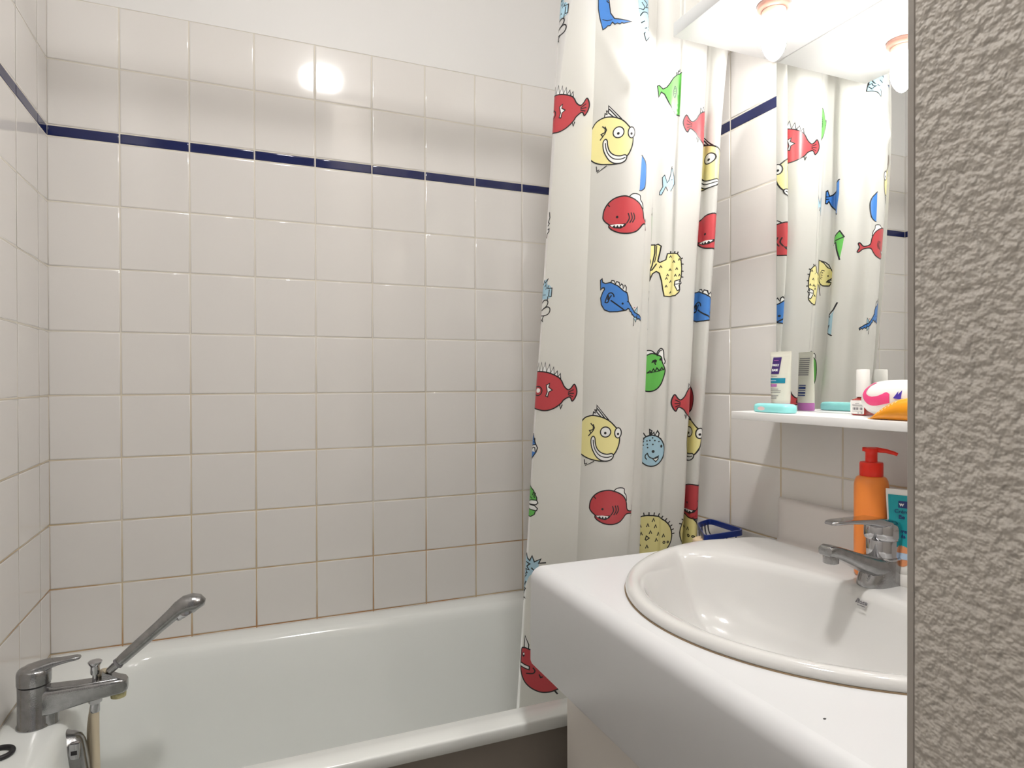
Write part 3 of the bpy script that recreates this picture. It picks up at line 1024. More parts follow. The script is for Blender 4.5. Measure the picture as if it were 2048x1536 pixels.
# white tube with pink swoosh, lying
lt = thing('lotion_tube', 'white lotion tube with pink swoosh lying on the shelf behind the orange tube', 'tube', (1.408, -1.12, ZS))
b = MB()
def lying(x, y, hz, hx, zc):
    return [Vector((x + hx * cos(a), y, zc + hz * sin(a))) for a in [2 * pi * i / 40 for i in range(40)]]
LTX = 1.4090
prof_l = [(-1.0265, .004, .005), (-1.0280, .010, .012), (-1.0320, .0175, .019), (-1.0390, .0235, .0245), (-1.0500, .0282, .0275), (-1.065, .0305, .0285), (-1.09, .0312, .0290), (-1.13, .0315, .0295), (-1.18, .0300, .031), (-1.22, .016, .034)]
b.loft([lying(LTX, y, hz_, hx_, ZS + .0318 if hz_ > .03 else ZS + .0318 - (.0312 - hz_) * .15) for y, hz_, hx_ in prof_l])
lb_ = obj('tube_body', b, M_TUBEWHITE, lt, sharp=60)
ys_ = [-p[0] for p in prof_l]
def fL(y, a, l=.0007):
    hz_ = interp(ys_, [p[1] for p in prof_l], -y)
    hx_ = interp(ys_, [p[2] for p in prof_l], -y)
    zc = ZS + .0318 if hz_ > .03 else ZS + .0318 - (.0312 - hz_) * .15
    return Vector((LTX + (hx_ + l) * cos(a), y, zc + (hz_ + l) * sin(a)))
# swoosh: a hooked band on the side that faces the room
b = MB()
hook_o = [(-1.0510, 1.95), (-1.0420, 2.25), (-1.0385, 2.60), (-1.0400, 2.95), (-1.0445, 3.25), (-1.0530, 3.48), (-1.0640, 3.52), (-1.0760, 3.45), (-1.0880, 3.36), (-1.0920, 3.33)]
hook_i = [(-1.0580, 2.02), (-1.0495, 2.30), (-1.0460, 2.60), (-1.0470, 2.80), (-1.0520, 2.95), (-1.0590, 3.02), (-1.0680, 3.00), (-1.0770, 2.90), (-1.0850, 2.78), (-1.0915, 2.88)]
ho, hi_ = crom(hook_o, 5), crom(hook_i, 5)
vo = [[b.bm.verts.new(fL(lerp(p[0], r[0], f), lerp(p[1], r[1], f))) for f in (0, .25, .5, .75, 1)] for p, r in zip(ho, hi_)]
for i in range(len(vo) - 1):
    for j in range(4):
        b.face([vo[i][j], vo[i + 1][j], vo[i + 1][j + 1], vo[i][j + 1]])
obj('pink_swoosh', b, M_PINK, lt)
b = MB()
em = [(-1.0985, 3.08), (-1.1060, 2.72), (-1.1065, 2.90), (-1.1120, 2.66), (-1.1120, 3.12), (-1.1060, 3.12)]
b.face([b.bm.verts.new(fL(y, a, .0009)) for y, a in em])
obj('blue_emblem', b, M_INDIGO, lt)

# amber tube in front
at = thing('sun_cream_tube', 'orange-yellow squeezable tube lying at the front of the shelf against the near wall', 'tube', (1.3525, -1.15, ZS))
b = MB()
prof_a = [(-1.0835, .0012, .0125), (-1.0885, .0013, .0125), (-1.0900, .0024, .0130), (-1.098, .0065, .0138), (-1.108, .0105, .0145), (-1.120, .0140, .0152), (-1.135, .0170, .0160), (-1.155, .0188, .0168), (-1.18, .0195, .0170), (-1.215, .0195, .0170), (-1.225, .014, .014)]
b.loft([[Vector((1.3525 + hx_ * cos(a), y, ZS + .0003 + max(hz_, .0012) * (1 + sin(a)) )) for a in [2 * pi * i / 36 for i in range(36)]] for y, hz_, hx_ in prof_a])
obj('tube_body', b, M_AMBER, at, sharp=50)
b = MB()
ya_ = [-p[0] for p in prof_a]
def fA(y, a, l=.0005):
    hz_ = interp(ya_, [p[1] for p in prof_a], -y)
    hx_ = interp(ya_, [p[2] for p in prof_a], -y)
    return Vector((1.3525 + (hx_ + l) * cos(a), y, ZS + .0003 + hz_ + (hz_ + l) * sin(a)))
for i_ in range(6):
    y = -1.104 - .0052 * i_
    g = [[b.bm.verts.new(fA(y - dy, lerp(2.72, 2.92, j / 4) - .10 * i_)) for j in range(5)] for dy in (0, .0028)]
    for j in range(4):
        b.face([g[0][j], g[0][j + 1], g[1][j + 1], g[1][j]])
obj('pale_lettering', b, mat('pale_orange_print', (0.95, 0.62, 0.25), rough=0.3), at)

# ------------------------------------------------------------------ soap basket on the right wall, behind the worktop
sb = thing('soap_basket', 'blue coated wire soap basket fixed to the right wall between curtain and worktop', 'basket', (1.40, -.645, -.3352))
b = MB()
QD, QC, QB, QA = Vector((1.324, -.707)), Vector((1.446, -.695)), Vector((1.4525, -.570)), Vector((1.394, -.596))
def rpoly(vs, r, nc=6, ns=5):
    out_ = []
    n_ = len(vs)
    for i in range(n_):
        p, a, c = vs[i], vs[i - 1], vs[(i + 1) % n_]
        d1, d2 = (a - p).normalized(), (c - p).normalized()
        s, e_ = p + d1 * r, p + d2 * r
        for k_ in range(nc + 1):
            t_ = k_ / nc
            out_.append(s * (1 - t_) ** 2 + p * (2 * t_ * (1 - t_)) + e_ * t_ ** 2)
        nxt = c - d2 * r
        for k_ in range(1, ns):
            out_.append(e_.lerp(nxt, k_ / ns))
    return out_
RO = rpoly([QD, QC, QB, QA], .018)
cen = (QA + QB + QC + QD) / 4
rings_ = []
for z, k_ in ((-.3110, 0), (-.2985, 0), (-.2985, 1), (-.3110, 1)):
    rings_.append([b.bm.verts.new((p.x + (cen.x - p.x) * .06 * k_, p.y + (cen.y - p.y) * .06 * k_, z)) for p in RO])
for k_ in range(4):
    A_, B_ = rings_[k_], rings_[(k_ + 1) % 4]
    for i in range(len(RO)):
        j_ = (i + 1) % len(RO)
        b.face([A_[i], A_[j_], B_[j_], B_[i]])
obj('rail', b, M_BLUEWIRE, sb, sharp=40)
for f in (.10, .33, .56, .80):
    p0, p1 = QA.lerp(QB, f), QD.lerp(QC, f)
    ins = (cen - p0) * .04
    def wp(t_, z):
        p = p0.lerp(p1, t_)
        return (p.x + (cen.x - p.x) * .03, p.y + (cen.y - p.y) * .03, z)
    wv = MB()
    wv.tube(crom([wp(.01, -.305), wp(.02, -.316), wp(.06, -.327), wp(.16, -.332), wp(.5, -.3335), wp(.84, -.332), wp(.94, -.327), wp(.98, -.316), wp(.99, -.305)], 4), .0016, 8)
    obj('wire', wv, M_DARKWIRE, sb, label='thin dark cross wire')
so = MB()
rg = []
for z, ins in ((0, .006), (.003, .001), (.008, 0), (.013, .001), (.0165, .006), (.018, .014)):
    rg.append([Vector((x, y, -.3318 + z)) for x, y in rrect(1.338 + ins, 1.402 - ins, -.692 + ins, -.640 - ins, .015, 5, 6)])
so.loft(rg)
tag(obj('soap_bar', so, M_SOAP, sharp=60), 'cream coloured bar of soap lying in the blue wire basket', 'soap')

# ------------------------------------------------------------------ ceiling lamp (seen as a glint in the tiles)
cl_ = thing('ceiling_lamp', 'round glass ceiling lamp in the middle of the bathroom', 'lamp', (.770, -1.367, CEIL_Z))
b = MB()
b.lathe([(.10, CEIL_Z), (.10, CEIL_Z - .012), (.092, CEIL_Z - .016)], (.770, -1.367, 0), 40)
obj('base', b, M_BOARD, cl_)
b = MB()
b.lathe([(.078, CEIL_Z - .015), (.076, CEIL_Z - .030), (.066, CEIL_Z - .048), (.044, CEIL_Z - .060), (.016, CEIL_Z - .065)], (.770, -1.367, 0), 40)
obj('glass_shade', b, M_CEIL, cl_, label='glowing glass shade')

# ------------------------------------------------------------------ shower curtain
# folds in plan, from the loose hem (folded over to the left) to the wall on the right;
# each row: x at three heights, y ; heights as ZL
ZL = (0.83, 0.10, -0.62)
CTRL = [
    (1.0510, 1.0434, 1.0661, -0.7320, -0.6920, -0.5940),
    (1.0315, 1.0109, 1.0196, -0.6970, -0.6570, -0.5590),
    (1.0151, 0.9816, 0.9768, -0.6640, -0.6240, -0.5260),
    (1.0139, 0.9798, 0.9741, -0.6510, -0.6110, -0.5130),
    (1.0293, 0.9948, 0.9893, -0.6410, -0.6010, -0.5030),
    (1.0452, 1.0237, 1.0316, -0.6720, -0.6320, -0.5340),
    (1.0615, 1.0534, 1.0757, -0.7140, -0.6740, -0.5760),
    (1.0805, 1.0774, 1.0952, -0.7500, -0.7100, -0.6120),
    (1.1076, 1.1092, 1.1222, -0.7710, -0.7310, -0.6330),
    (1.1371, 1.1423, 1.1500, -0.7710, -0.7310, -0.6330),
    (1.1470, 1.1522, 1.1600, -0.7650, -0.7250, -0.6270),
    (1.1552, 1.1601, 1.1668, -0.7480, -0.7080, -0.6100),
    (1.1704, 1.1735, 1.1897, -0.7420, -0.7020, -0.6040),
    (1.1824, 1.1827, 1.2129, -0.7360, -0.6960, -0.5980),
    (1.1941, 1.1943, 1.2247, -0.7280, -0.6880, -0.5900),
    (1.2006, 1.2003, 1.2299, -0.7120, -0.6720, -0.5740),
    (1.1798, 1.1785, 1.2058, -0.7000, -0.6600, -0.5620),
    (1.1854, 1.1838, 1.2108, -0.6900, -0.6500, -0.5520),
    (1.2220, 1.2215, 1.2512, -0.6940, -0.6540, -0.5560),
    (1.2430, 1.2386, 1.2678, -0.7100, -0.6700, -0.5720),
    (1.2661, 1.2591, 1.2880, -0.7120, -0.6720, -0.5740),
    (1.2615, 1.2546, 1.2838, -0.7200, -0.6800, -0.5820),
    (1.2757, 1.2671, 1.2961, -0.7220, -0.6820, -0.5840),
    (1.3078, 1.2958, 1.3243, -0.7200, -0.6800, -0.5820),
    (1.3301, 1.3156, 1.3435, -0.7160, -0.6760, -0.5780),
    (1.3410, 1.3261, 1.3538, -0.7060, -0.6660, -0.5680),
    (1.3549, 1.3392, 1.3659, -0.6860, -0.6460, -0.5480),
    (1.3285, 1.3119, 1.3359, -0.6740, -0.6340, -0.5360),
    (1.3365, 1.3194, 1.3431, -0.6640, -0.6240, -0.5260),
    (1.3639, 1.3480, 1.3747, -0.6800, -0.6400, -0.5420),
    (1.3620, 1.3409, 1.3695, -0.7060, -0.6660, -0.5680),
    (1.3746, 1.3466, 1.3771, -0.7240, -0.6840, -0.5860),
    (1.3882, 1.3582, 1.3889, -0.7180, -0.6780, -0.5800),
    (1.4004, 1.3692, 1.3988, -0.6980, -0.6580, -0.5600),
    (1.4176, 1.3849, 1.4131, -0.6720, -0.6320, -0.5340),
]

def _smooth(poly, it=2):
    for _ in range(it):
        q = [poly[0]]
        for a, b in zip(poly, poly[1:]):
            q.append((a[0] * .75 + b[0] * .25, a[1] * .75 + b[1] * .25))
            q.append((a[0] * .25 + b[0] * .75, a[1] * .25 + b[1] * .75))
        q.append(poly[-1])
        poly = q
    return poly


PLAN = [_smooth([(r[k], r[3 + k]) for r in CTRL]) for k in range(3)]
ULEN = [0.0]
for a, b in zip(PLAN[1], PLAN[1][1:]):
    ULEN.append(ULEN[-1] + math.hypot(b[0] - a[0], b[1] - a[1]))
UMAX = ULEN[-1]


def curtain_xy(u, z):
    """point of the cloth at distance u along it (measured at mid height) and height z"""
    u = max(0.0, min(UMAX - 1e-7, u))
    lo, hi = 0, len(ULEN) - 1
    while hi - lo > 1:
        m_ = (lo + hi) // 2
        if ULEN[m_] <= u:
            lo = m_
        else:
            hi = m_
    f = (u - ULEN[lo]) / max(1e-9, ULEN[hi] - ULEN[lo])
    q = []
    for k in range(3):
        a, b = PLAN[k][lo], PLAN[k][hi]
        q.append((a[0] + (b[0] - a[0]) * f, a[1] + (b[1] - a[1]) * f))
    z0, z1, z2 = ZL
    l0 = (z - z1) * (z - z2) / ((z0 - z1) * (z0 - z2))
    l1 = (z - z0) * (z - z2) / ((z1 - z0) * (z1 - z2))
    l2 = (z - z0) * (z - z1) / ((z2 - z0) * (z2 - z1))
    x = q[0][0] * l0 + q[1][0] * l1 + q[2][0] * l2
    y = q[0][1] * l0 + q[1][1] * l1 + q[2][1] * l2
    # two pinched creases meeting in a V near the top of the broad panel
    if .17 < u < .37 and z > .5:
        for (ua, za), (ub, zb) in (((.212, .715), (.282, .599)), ((.282, .599), (.330, .690))):
            t_ = max(0.0, min(1.0, ((u - ua) * (ub - ua) + (z - za) * (zb - za)) / ((ub - ua) ** 2 + (zb - za) ** 2)))
            d_ = math.hypot(u - ua - (ub - ua) * t_, z - za - (zb - za) * t_)
            y -= .0042 * math.exp(-(d_ / .013) ** 2)
    # slow ripples of the limp plastic
    y += .0016 * sin(9 * z + 21 * u) + .0010 * sin(17 * z - 37 * u)
    return x, y

# ---- the printed fish, each drawn on a flat grid (x right, y down)
# inks: 1 black 2 red 3 yellow 4 blue 5 green 6 pale blue 7 white ; F = filled, S = line (closed if first == last)
def circ(x, y, rx, ry=None, n=20):
    ry = ry or rx
    return [(x + rx * cos(2 * pi * i / n), y + ry * sin(2 * pi * i / n)) for i in range(n)]


def spikes(pts, h, w=9):
    """little ticks pointing out along a line of (x, y, dx, dy)"""
    return [('S', [(x, y), (x + dx * h, y + dy * h)], w) for x, y, dx, dy in pts]


GRIN = [
    ('F', 7, [(832, 60), (838, 22), (858, 34), (852, 0), (874, 8), (872, -46), (1000, 100), (930, 78)], 0),
    ('F', 3, [(690, 430), (668, 350), (665, 250), (690, 160), (735, 92), (790, 66), (850, 60), (930, 75), (1010, 112), (1070, 170), (1105, 215), (1118, 290), (1110, 360), (1085, 425), (1060, 462), (1040, 505), (960, 525), (880, 520), (800, 503), (735, 472)], 1),
    ('S', [(690, 430), (668, 350), (665, 250), (690, 160), (735, 92), (790, 66), (850, 60), (930, 75), (1010, 112), (1070, 170), (1105, 215), (1118, 290), (1110, 360), (1085, 425), (1060, 462), (1040, 505), (960, 525), (880, 520), (800, 503), (735, 472), (690, 430)], 10, 1),
    ('S', [(832, 60), (838, 22), (858, 34), (852, 0), (874, 8), (872, -46), (1002, 102)], 9), ('S', [(880, -12), (965, 88)], 9), ('S', [(868, 18), (925, 74)], 9),
    ('F', 7, circ(975, 225, 52), 0), ('S', circ(975, 225, 52) + [(1027, 225)], 9), ('F', 1, circ(973, 236, 13), 0),
    ('F', 7, circ(1100, 232, 33, 52), 0), ('S', circ(1100, 232, 33, 52) + [(1133, 232)], 9), ('F', 1, circ(1100, 243, 11, 13), 0),
    ('F', 7, [(848, 272), (826, 300), (832, 370), (858, 432), (900, 490), (955, 520), (1010, 520), (1050, 497), (1062, 462), (1045, 444), (1000, 452), (955, 444), (915, 420), (887, 380), (873, 330), (868, 290)], 1),
    ('S', [(848, 272), (826, 300), (832, 370), (858, 432), (900, 490), (955, 520), (1010, 520), (1050, 497), (1062, 462), (1045, 444), (1000, 452), (955, 444), (915, 420), (887, 380), (873, 330), (868, 290), (848, 272)], 9, 1),
    ('S', [(850, 312), (858, 365), (885, 425), (935, 472), (1000, 484), (1046, 470)], 8, 1),
    ('S', [(815, 142), (845, 170), (842, 205), (802, 215), (822, 240), (795, 268)], 9), ('S', [(842, 150), (858, 185), (840, 222), (825, 235)], 8),
    ('S', [(762, 520), (768, 566), (790, 556), (775, 582), (868, 532)], 8)]
SHARK = [
    ('F', 7, [(1055, 828), (1085, 802), (1135, 798), (1168, 812), (1172, 848), (1196, 880), (1206, 932), (1150, 880)], 0),
    ('F', 2, [(810, 1000), (820, 940), (860, 880), (920, 840), (1000, 822), (1060, 832), (1120, 856), (1170, 892), (1205, 950), (1225, 1028), (1290, 1045), (1330, 1002), (1352, 1008), (1336, 1052), (1358, 1098), (1338, 1106), (1295, 1076), (1218, 1072), (1172, 1118), (1130, 1152), (1060, 1172), (980, 1168), (910, 1140), (875, 1110), (872, 1085), (840, 1060), (815, 1030)], 1),
    ('S', [(810, 1000), (820, 940), (860, 880), (920, 840), (1000, 822), (1060, 832), (1120, 856), (1170, 892), (1205, 950), (1225, 1028), (1290, 1045), (1330, 1002), (1352, 1008), (1336, 1052), (1358, 1098), (1338, 1106), (1295, 1076), (1218, 1072), (1172, 1118), (1130, 1152), (1060, 1172), (980, 1168), (910, 1140), (875, 1110), (872, 1085), (840, 1060), (815, 1030), (810, 1000)], 10, 1),
    ('S', [(1055, 828), (1085, 802), (1135, 798), (1168, 812), (1172, 848), (1196, 880), (1206, 932)], 8, 1),
    ('F', 1, [(872, 1082), (960, 1086), (1040, 1078), (1025, 1106), (985, 1128), (930, 1122), (890, 1105)], 0),
    ('F', 7, [(885, 1090), (905, 1108), (925, 1091), (940, 1114), (955, 1092), (970, 1116), (985, 1092), (1000, 1108), (1015, 1088), (950, 1084)], 0),
    ('S', [(1050, 985), (1062, 1030), (1040, 1075)], 9, 1), ('S', [(1078, 980), (1090, 1028), (1068, 1072)], 9, 1), ('S', [(1102, 980), (1114, 1025), (1094, 1066)], 9, 1),
    ('F', 1, circ(948, 1018, 12), 0), ('S', [(858, 898), (872, 914)], 9)]
SPIKY = [
    ('F', 7, [(100, 1050), (118, 985), (140, 1045), (160, 950), (180, 1040), (198, 945), (215, 1040), (240, 945), (257, 1045), (287, 965), (302, 1058), (332, 995), (342, 1075), (372, 1035), (382, 1095), (407, 1060), (412, 1115), (300, 1080)], 0),
    ('F', 2, [(0, 1300), (-5, 1190), (50, 1085), (120, 1045), (200, 1040), (290, 1055), (380, 1095), (420, 1132), (450, 1190), (490, 1225), (520, 1210), (552, 1170), (575, 1210), (580, 1260), (562, 1310), (535, 1340), (520, 1310), (500, 1300), (450, 1330), (420, 1370), (350, 1420), (270, 1443), (190, 1432), (110, 1410), (40, 1360)], 1),
    ('S', [(0, 1300), (-5, 1190), (50, 1085), (120, 1045), (200, 1040), (290, 1055), (380, 1095), (420, 1132), (450, 1190), (490, 1225), (520, 1210), (552, 1170), (575, 1210), (580, 1260), (562, 1310), (535, 1340), (520, 1310), (500, 1300), (450, 1330), (420, 1370), (350, 1420), (270, 1443), (190, 1432), (110, 1410), (40, 1360), (0, 1300)], 10, 1),
    ('S', [(100, 1050), (118, 985), (140, 1045), (160, 950), (180, 1040), (198, 945), (215, 1040), (240, 945), (257, 1045), (287, 965), (302, 1058), (332, 995), (342, 1075), (372, 1035), (382, 1095), (407, 1060), (412, 1115)], 8),
    ('F', 7, [(265, 1180), (300, 1160), (291, 1200), (330, 1230), (296, 1250), (286, 1300), (266, 1292), (280, 1248)], 0),
    ('S', [(265, 1180), (300, 1160), (291, 1200), (330, 1230), (296, 1250), (286, 1300), (266, 1292), (280, 1248), (265, 1180)], 8),
    ('F', 7, circ(178, 1235, 24), 0), ('S', circ(175, 1240, 48) + [(223, 1240)], 9),
    ('S', [(412, 1375), (424, 1420), (437, 1380)], 9), ('S', [(495, 1250), (545, 1225)], 8), ('S', [(495, 1262), (548, 1262)], 8), ('S', [(495, 1275), (540, 1295)], 8)]
SAW = [
    ('F', 7, [(925, 132), (935, 108), (960, 112), (975, 145), (985, 120), (1010, 130), (1020, 168), (1035, 145), (1050, 160), (1052, 195), (1070, 158), (1085, 180), (1082, 235), (1000, 180)], 0),
    ('F', 6, [(1180, 425), (1195, 415), (1226, 372), (1222, 480), (1212, 530), (1182, 492)], 0),
    ('F', 4, [(815, 98), (833, 84), (840, 120), (870, 135), (925, 126), (960, 144), (1000, 165), (1060, 218), (1092, 232), (1106, 272), (1112, 322), (1150, 380), (1190, 432), (1250, 456), (1312, 497), (1306, 520), (1290, 502), (1275, 512), (1258, 492), (1235, 500), (1215, 480), (1190, 482), (1175, 462), (1160, 455), (1152, 432), (1135, 425), (1128, 402), (1110, 395), (1092, 412), (1062, 417), (1000, 428), (920, 428), (865, 405), (832, 352), (822, 282), (842, 225), (862, 195), (858, 178), (840, 178), (820, 196)], 0),
    ('S', [(815, 98), (833, 84), (840, 120), (870, 135), (925, 126), (960, 144), (1000, 165), (1060, 218), (1092, 232), (1106, 272), (1112, 322), (1150, 380), (1190, 432), (1250, 456), (1312, 497), (1306, 520), (1290, 502), (1275, 512), (1258, 492), (1235, 500), (1215, 480), (1190, 482), (1175, 462), (1160, 455), (1152, 432), (1135, 425), (1128, 402), (1110, 395), (1092, 412), (1062, 417), (1000, 428), (920, 428), (865, 405), (832, 352), (822, 282), (842, 225), (862, 195), (858, 178), (840, 178), (820, 196), (815, 98)], 9),
    ('S', [(925, 132), (935, 108), (960, 112), (975, 145), (985, 120), (1010, 130), (1020, 168), (1035, 145), (1050, 160), (1052, 195), (1070, 158), (1085, 180), (1082, 235)], 8),
    ('S', [(870, 328), (900, 250), (930, 233), (955, 250), (962, 275)], 10, 1), ('S', [(870, 328), (898, 330), (918, 285), (935, 262)], 10, 1), ('S', [(905, 262), (900, 300)], 12),
    ('S', [(932, 312), (1070, 412)], 11), ('F', 1, circ(1052, 346, 11), 0), ('F', 1, circ(1102, 325, 6), 0),
    ('S', [(1180, 425), (1195, 415), (1226, 372), (1222, 480), (1212, 530), (1182, 492), (1184, 570)], 6), ('F', 2, circ(1187, 383, 6), 0)]
PUFFER = [
    ('F', 3, [(1200, 1080), (1225, 1066), (1250, 1088), (1240, 1160), (1226, 1240), (1242, 1256), (1290, 1228), (1302, 1166), (1345, 1160), (1400, 1170), (1436, 1212), (1450, 1310), (1450, 1400), (1432, 1455), (1440, 1530), (1432, 1560), (1395, 1597), (1340, 1605), (1285, 1601), (1272, 1536), (1258, 1440), (1240, 1365), (1215, 1345), (1185, 1368), (1145, 1480), (1165, 1430), (1160, 1350), (1180, 1285), (1200, 1160)], 0),
    ('S', [(1200, 1080), (1225, 1066), (1250, 1088), (1240, 1160), (1226, 1240), (1242, 1256), (1290, 1228), (1302, 1166), (1345, 1160), (1400, 1170), (1436, 1212), (1450, 1310), (1450, 1400), (1432, 1455), (1440, 1530), (1432, 1560), (1395, 1597), (1340, 1605), (1285, 1601), (1272, 1536), (1258, 1440), (1240, 1365), (1215, 1345), (1185, 1368), (1145, 1480), (1165, 1430), (1160, 1350), (1180, 1285), (1200, 1160), (1200, 1080)], 9),
    ('F', 7, [(1388, 1448), (1438, 1428), (1452, 1465), (1430, 1490), (1440, 1530), (1415, 1545), (1385, 1490)], 0),
    ('S', [(1388, 1448), (1438, 1428), (1452, 1465), (1430, 1490), (1440, 1530), (1415, 1545), (1385, 1490), (1388, 1448)], 8), ('S', [(1395, 1480), (1445, 1470)], 7),
    ('S', [(1215, 1085), (1212, 1180), (1200, 1250)], 6)] + \
    [('S', [(x - 9, y + 10), (x, y - 10), (x + 9, y + 8)], 7) for x, y in ((1330, 1195), (1370, 1250), (1420, 1225), (1250, 1300), (1330, 1330), (1400, 1320), (1310, 1385), (1390, 1390), (1430, 1385), (1300, 1500), (1340, 1450), (1345, 1560), (1300, 1420))] + \
    spikes([(1330, 1160, 0, -1), (1375, 1165, .1, -1), (1400, 1168, .3, -1), (1436, 1215, 1, -.4), (1447, 1270, 1, -.1), (1450, 1340, 1, .1), (1452, 1400, 1, .1)], 18)
BALL = [
    ('F', 3, circ(1430, 1290, 262, 212, 30), 0), ('S', circ(1430, 1290, 262, 212, 30) + [(1692, 1290)], 10),
    ('S', circ(1600, 1350, 11) + [(1611, 1350)], 8), ('S', circ(1645, 1350, 9) + [(1654, 1350)], 8), ('S', circ(1238, 1330, 18, 26) + [(1256, 1330)], 8),
    ('S', [(1390, 1330), (1400, 1290), (1430, 1310), (1400, 1335), (1390, 1330)], 8), ('S', [(1280, 1220), (1310, 1215), (1310, 1250), (1285, 1260), (1310, 1275), (1300, 1305)], 7)] + \
    [('S', [(x - 12, y + 16), (x, y - 16), (x + 12, y + 12)], 8) for x, y in ((1330, 1190), (1410, 1180), (1490, 1190), (1465, 1125), (1345, 1270), (1440, 1250), (1525, 1270), (1590, 1280), (1505, 1330), (1410, 1400), (1330, 1380))] + \
    spikes([(1430 + 262 * cos(a), 1290 - 212 * sin(a), cos(a), -sin(a)) for a in [.1 + .19 * i for i in range(15)]], 30)
MONSTER = [
    ('F', 7, [(1250, 880), (1270, 835), (1300, 824), (1340, 830), (1388, 862), (1400, 838), (1432, 804), (1460, 828), (1470, 900), (1486, 935), (1480, 1005), (1440, 900), (1340, 880)], 0),
    ('F', 5, [(1225, 950), (1250, 900), (1300, 868), (1345, 856), (1400, 870), (1440, 892), (1452, 940), (1480, 1000), (1488, 1040), (1470, 1110), (1440, 1180), (1390, 1230), (1320, 1245), (1260, 1225), (1215, 1160), (1205, 1050)], 1),
    ('S', [(1225, 950), (1250, 900), (1300, 868), (1345, 856), (1400, 870), (1440, 892), (1452, 940), (1480, 1000), (1488, 1040), (1470, 1110), (1440, 1180), (1390, 1230), (1320, 1245), (1260, 1225), (1215, 1160), (1205, 1050), (1225, 950)], 10, 1),
    ('S', [(1250, 880), (1270, 835), (1300, 824), (1340, 830), (1388, 862), (1400, 838), (1432, 804), (1460, 828), (1470, 900), (1486, 935), (1478, 960)], 9, 1), ('S', [(1395, 880), (1420, 830), (1440, 822)], 8),
    ('F', 1, [(1338, 955), (1352, 925), (1380, 915), (1398, 925), (1392, 950), (1370, 945)], 0), ('F', 1, [(1418, 925), (1430, 900), (1448, 905), (1445, 930)], 0), ('S', [(1375, 950), (1385, 968)], 10),
    ('S', [(1300, 1055), (1330, 1032), (1345, 1048), (1365, 1012), (1382, 1038), (1400, 1003), (1425, 1032), (1450, 998), (1466, 1022), (1482, 1008)], 9), ('S', [(1300, 1055), (1400, 1040), (1480, 1015)], 7)]
DOTTY = [
    ('F', 7, [(1325, 300), (1335, 250), (1360, 240), (1380, 270), (1425, 262), (1420, 205), (1445, 210), (1465, 238), (1500, 212), (1518, 240), (1515, 268), (1420, 300), (1335, 360)], 0),
    ('F', 6, circ(1448, 418, 140, 160, 28), 0), ('S', circ(1448, 418, 140, 160, 28) + [(1588, 418)], 10),
    ('S', [(1330, 320), (1335, 250), (1360, 240), (1385, 275), (1425, 262), (1420, 200), (1445, 215), (1440, 255), (1465, 228), (1475, 262), (1500, 212), (1518, 240), (1512, 270)], 10),
    ('S', [(1335, 340), (1350, 285), (1365, 300)], 14), ('S', [(1345, 355), (1362, 318)], 12), ('S', [(1430, 265), (1436, 225)], 10),
    ('S', [(1408, 445), (1388, 465), (1388, 490), (1402, 506)], 9, 1), ('S', [(1408, 445), (1425, 478), (1460, 495), (1500, 492), (1525, 468)], 9, 1),
    ('F', 7, [(1466, 500), (1520, 472), (1522, 500), (1498, 528)], 0), ('S', [(1466, 500), (1520, 472), (1522, 500), (1498, 528), (1466, 500)], 8),
    ('F', 1, circ(1466, 424, 15), 0), ('F', 1, circ(1550, 370, 12, 16), 0)] + \
    [('F', 1, circ(x, y, 8, 8, 8), 0) for x, y in ((1398, 318), (1428, 312), (1478, 312), (1520, 322), (1402, 352), (1360, 362), (1460, 352), (1408, 386), (1352, 402), (1455, 285), (1538, 295))]
GTAIL = [
    ('F', 5, [(1205, 872), (1222, 864), (1264, 906), (1300, 892), (1325, 860), (1362, 798), (1400, 762), (1438, 750), (1462, 748), (1462, 1190), (1400, 1165), (1360, 1105), (1325, 1050), (1280, 960), (1246, 934), (1222, 986), (1216, 930)], 0),
    ('S', [(1462, 748), (1438, 750), (1400, 762), (1362, 798), (1325, 860), (1300, 892), (1264, 906), (1222, 864), (1205, 872), (1216, 930), (1222, 986), (1246, 934), (1280, 960), (1325, 1050), (1360, 1105), (1400, 1165), (1462, 1190)], 9),
    ('S', [(1395, 765), (1392, 742), (1412, 745), (1410, 722), (1428, 725), (1430, 706)], 7), ('S', circ(1384, 940, 14, 58, 16) + [(1398, 940)], 7), ('S', [(1375, 912), (1392, 905)], 6), ('S', [(1374, 935), (1394, 930)], 6), ('S', [(1374, 960), (1394, 956)], 6)]
BTAIL = [
    ('F', 4, [(585, -150), (680, -150), (705, 20), (722, 142), (762, 208), (860, 240), (920, 258), (850, 272), (832, 262), (815, 274), (790, 260), (768, 268), (742, 240), (722, 268), (695, 264), (680, 278), (640, 290), (612, 160), (592, 50)], 0),
    ('S', [(585, -150), (680, -150), (705, 20), (722, 142), (762, 208), (860, 240), (920, 258), (850, 272), (832, 262), (815, 274), (790, 260), (768, 268), (742, 240), (722, 268), (695, 264), (680, 278), (640, 290), (612, 160), (592, 50), (585, -150)], 8),
    ('S', [(690, -60), (682, 10), (700, 30)], 7), ('S', [(640, 180), (690, 210), (740, 215)], 6)]
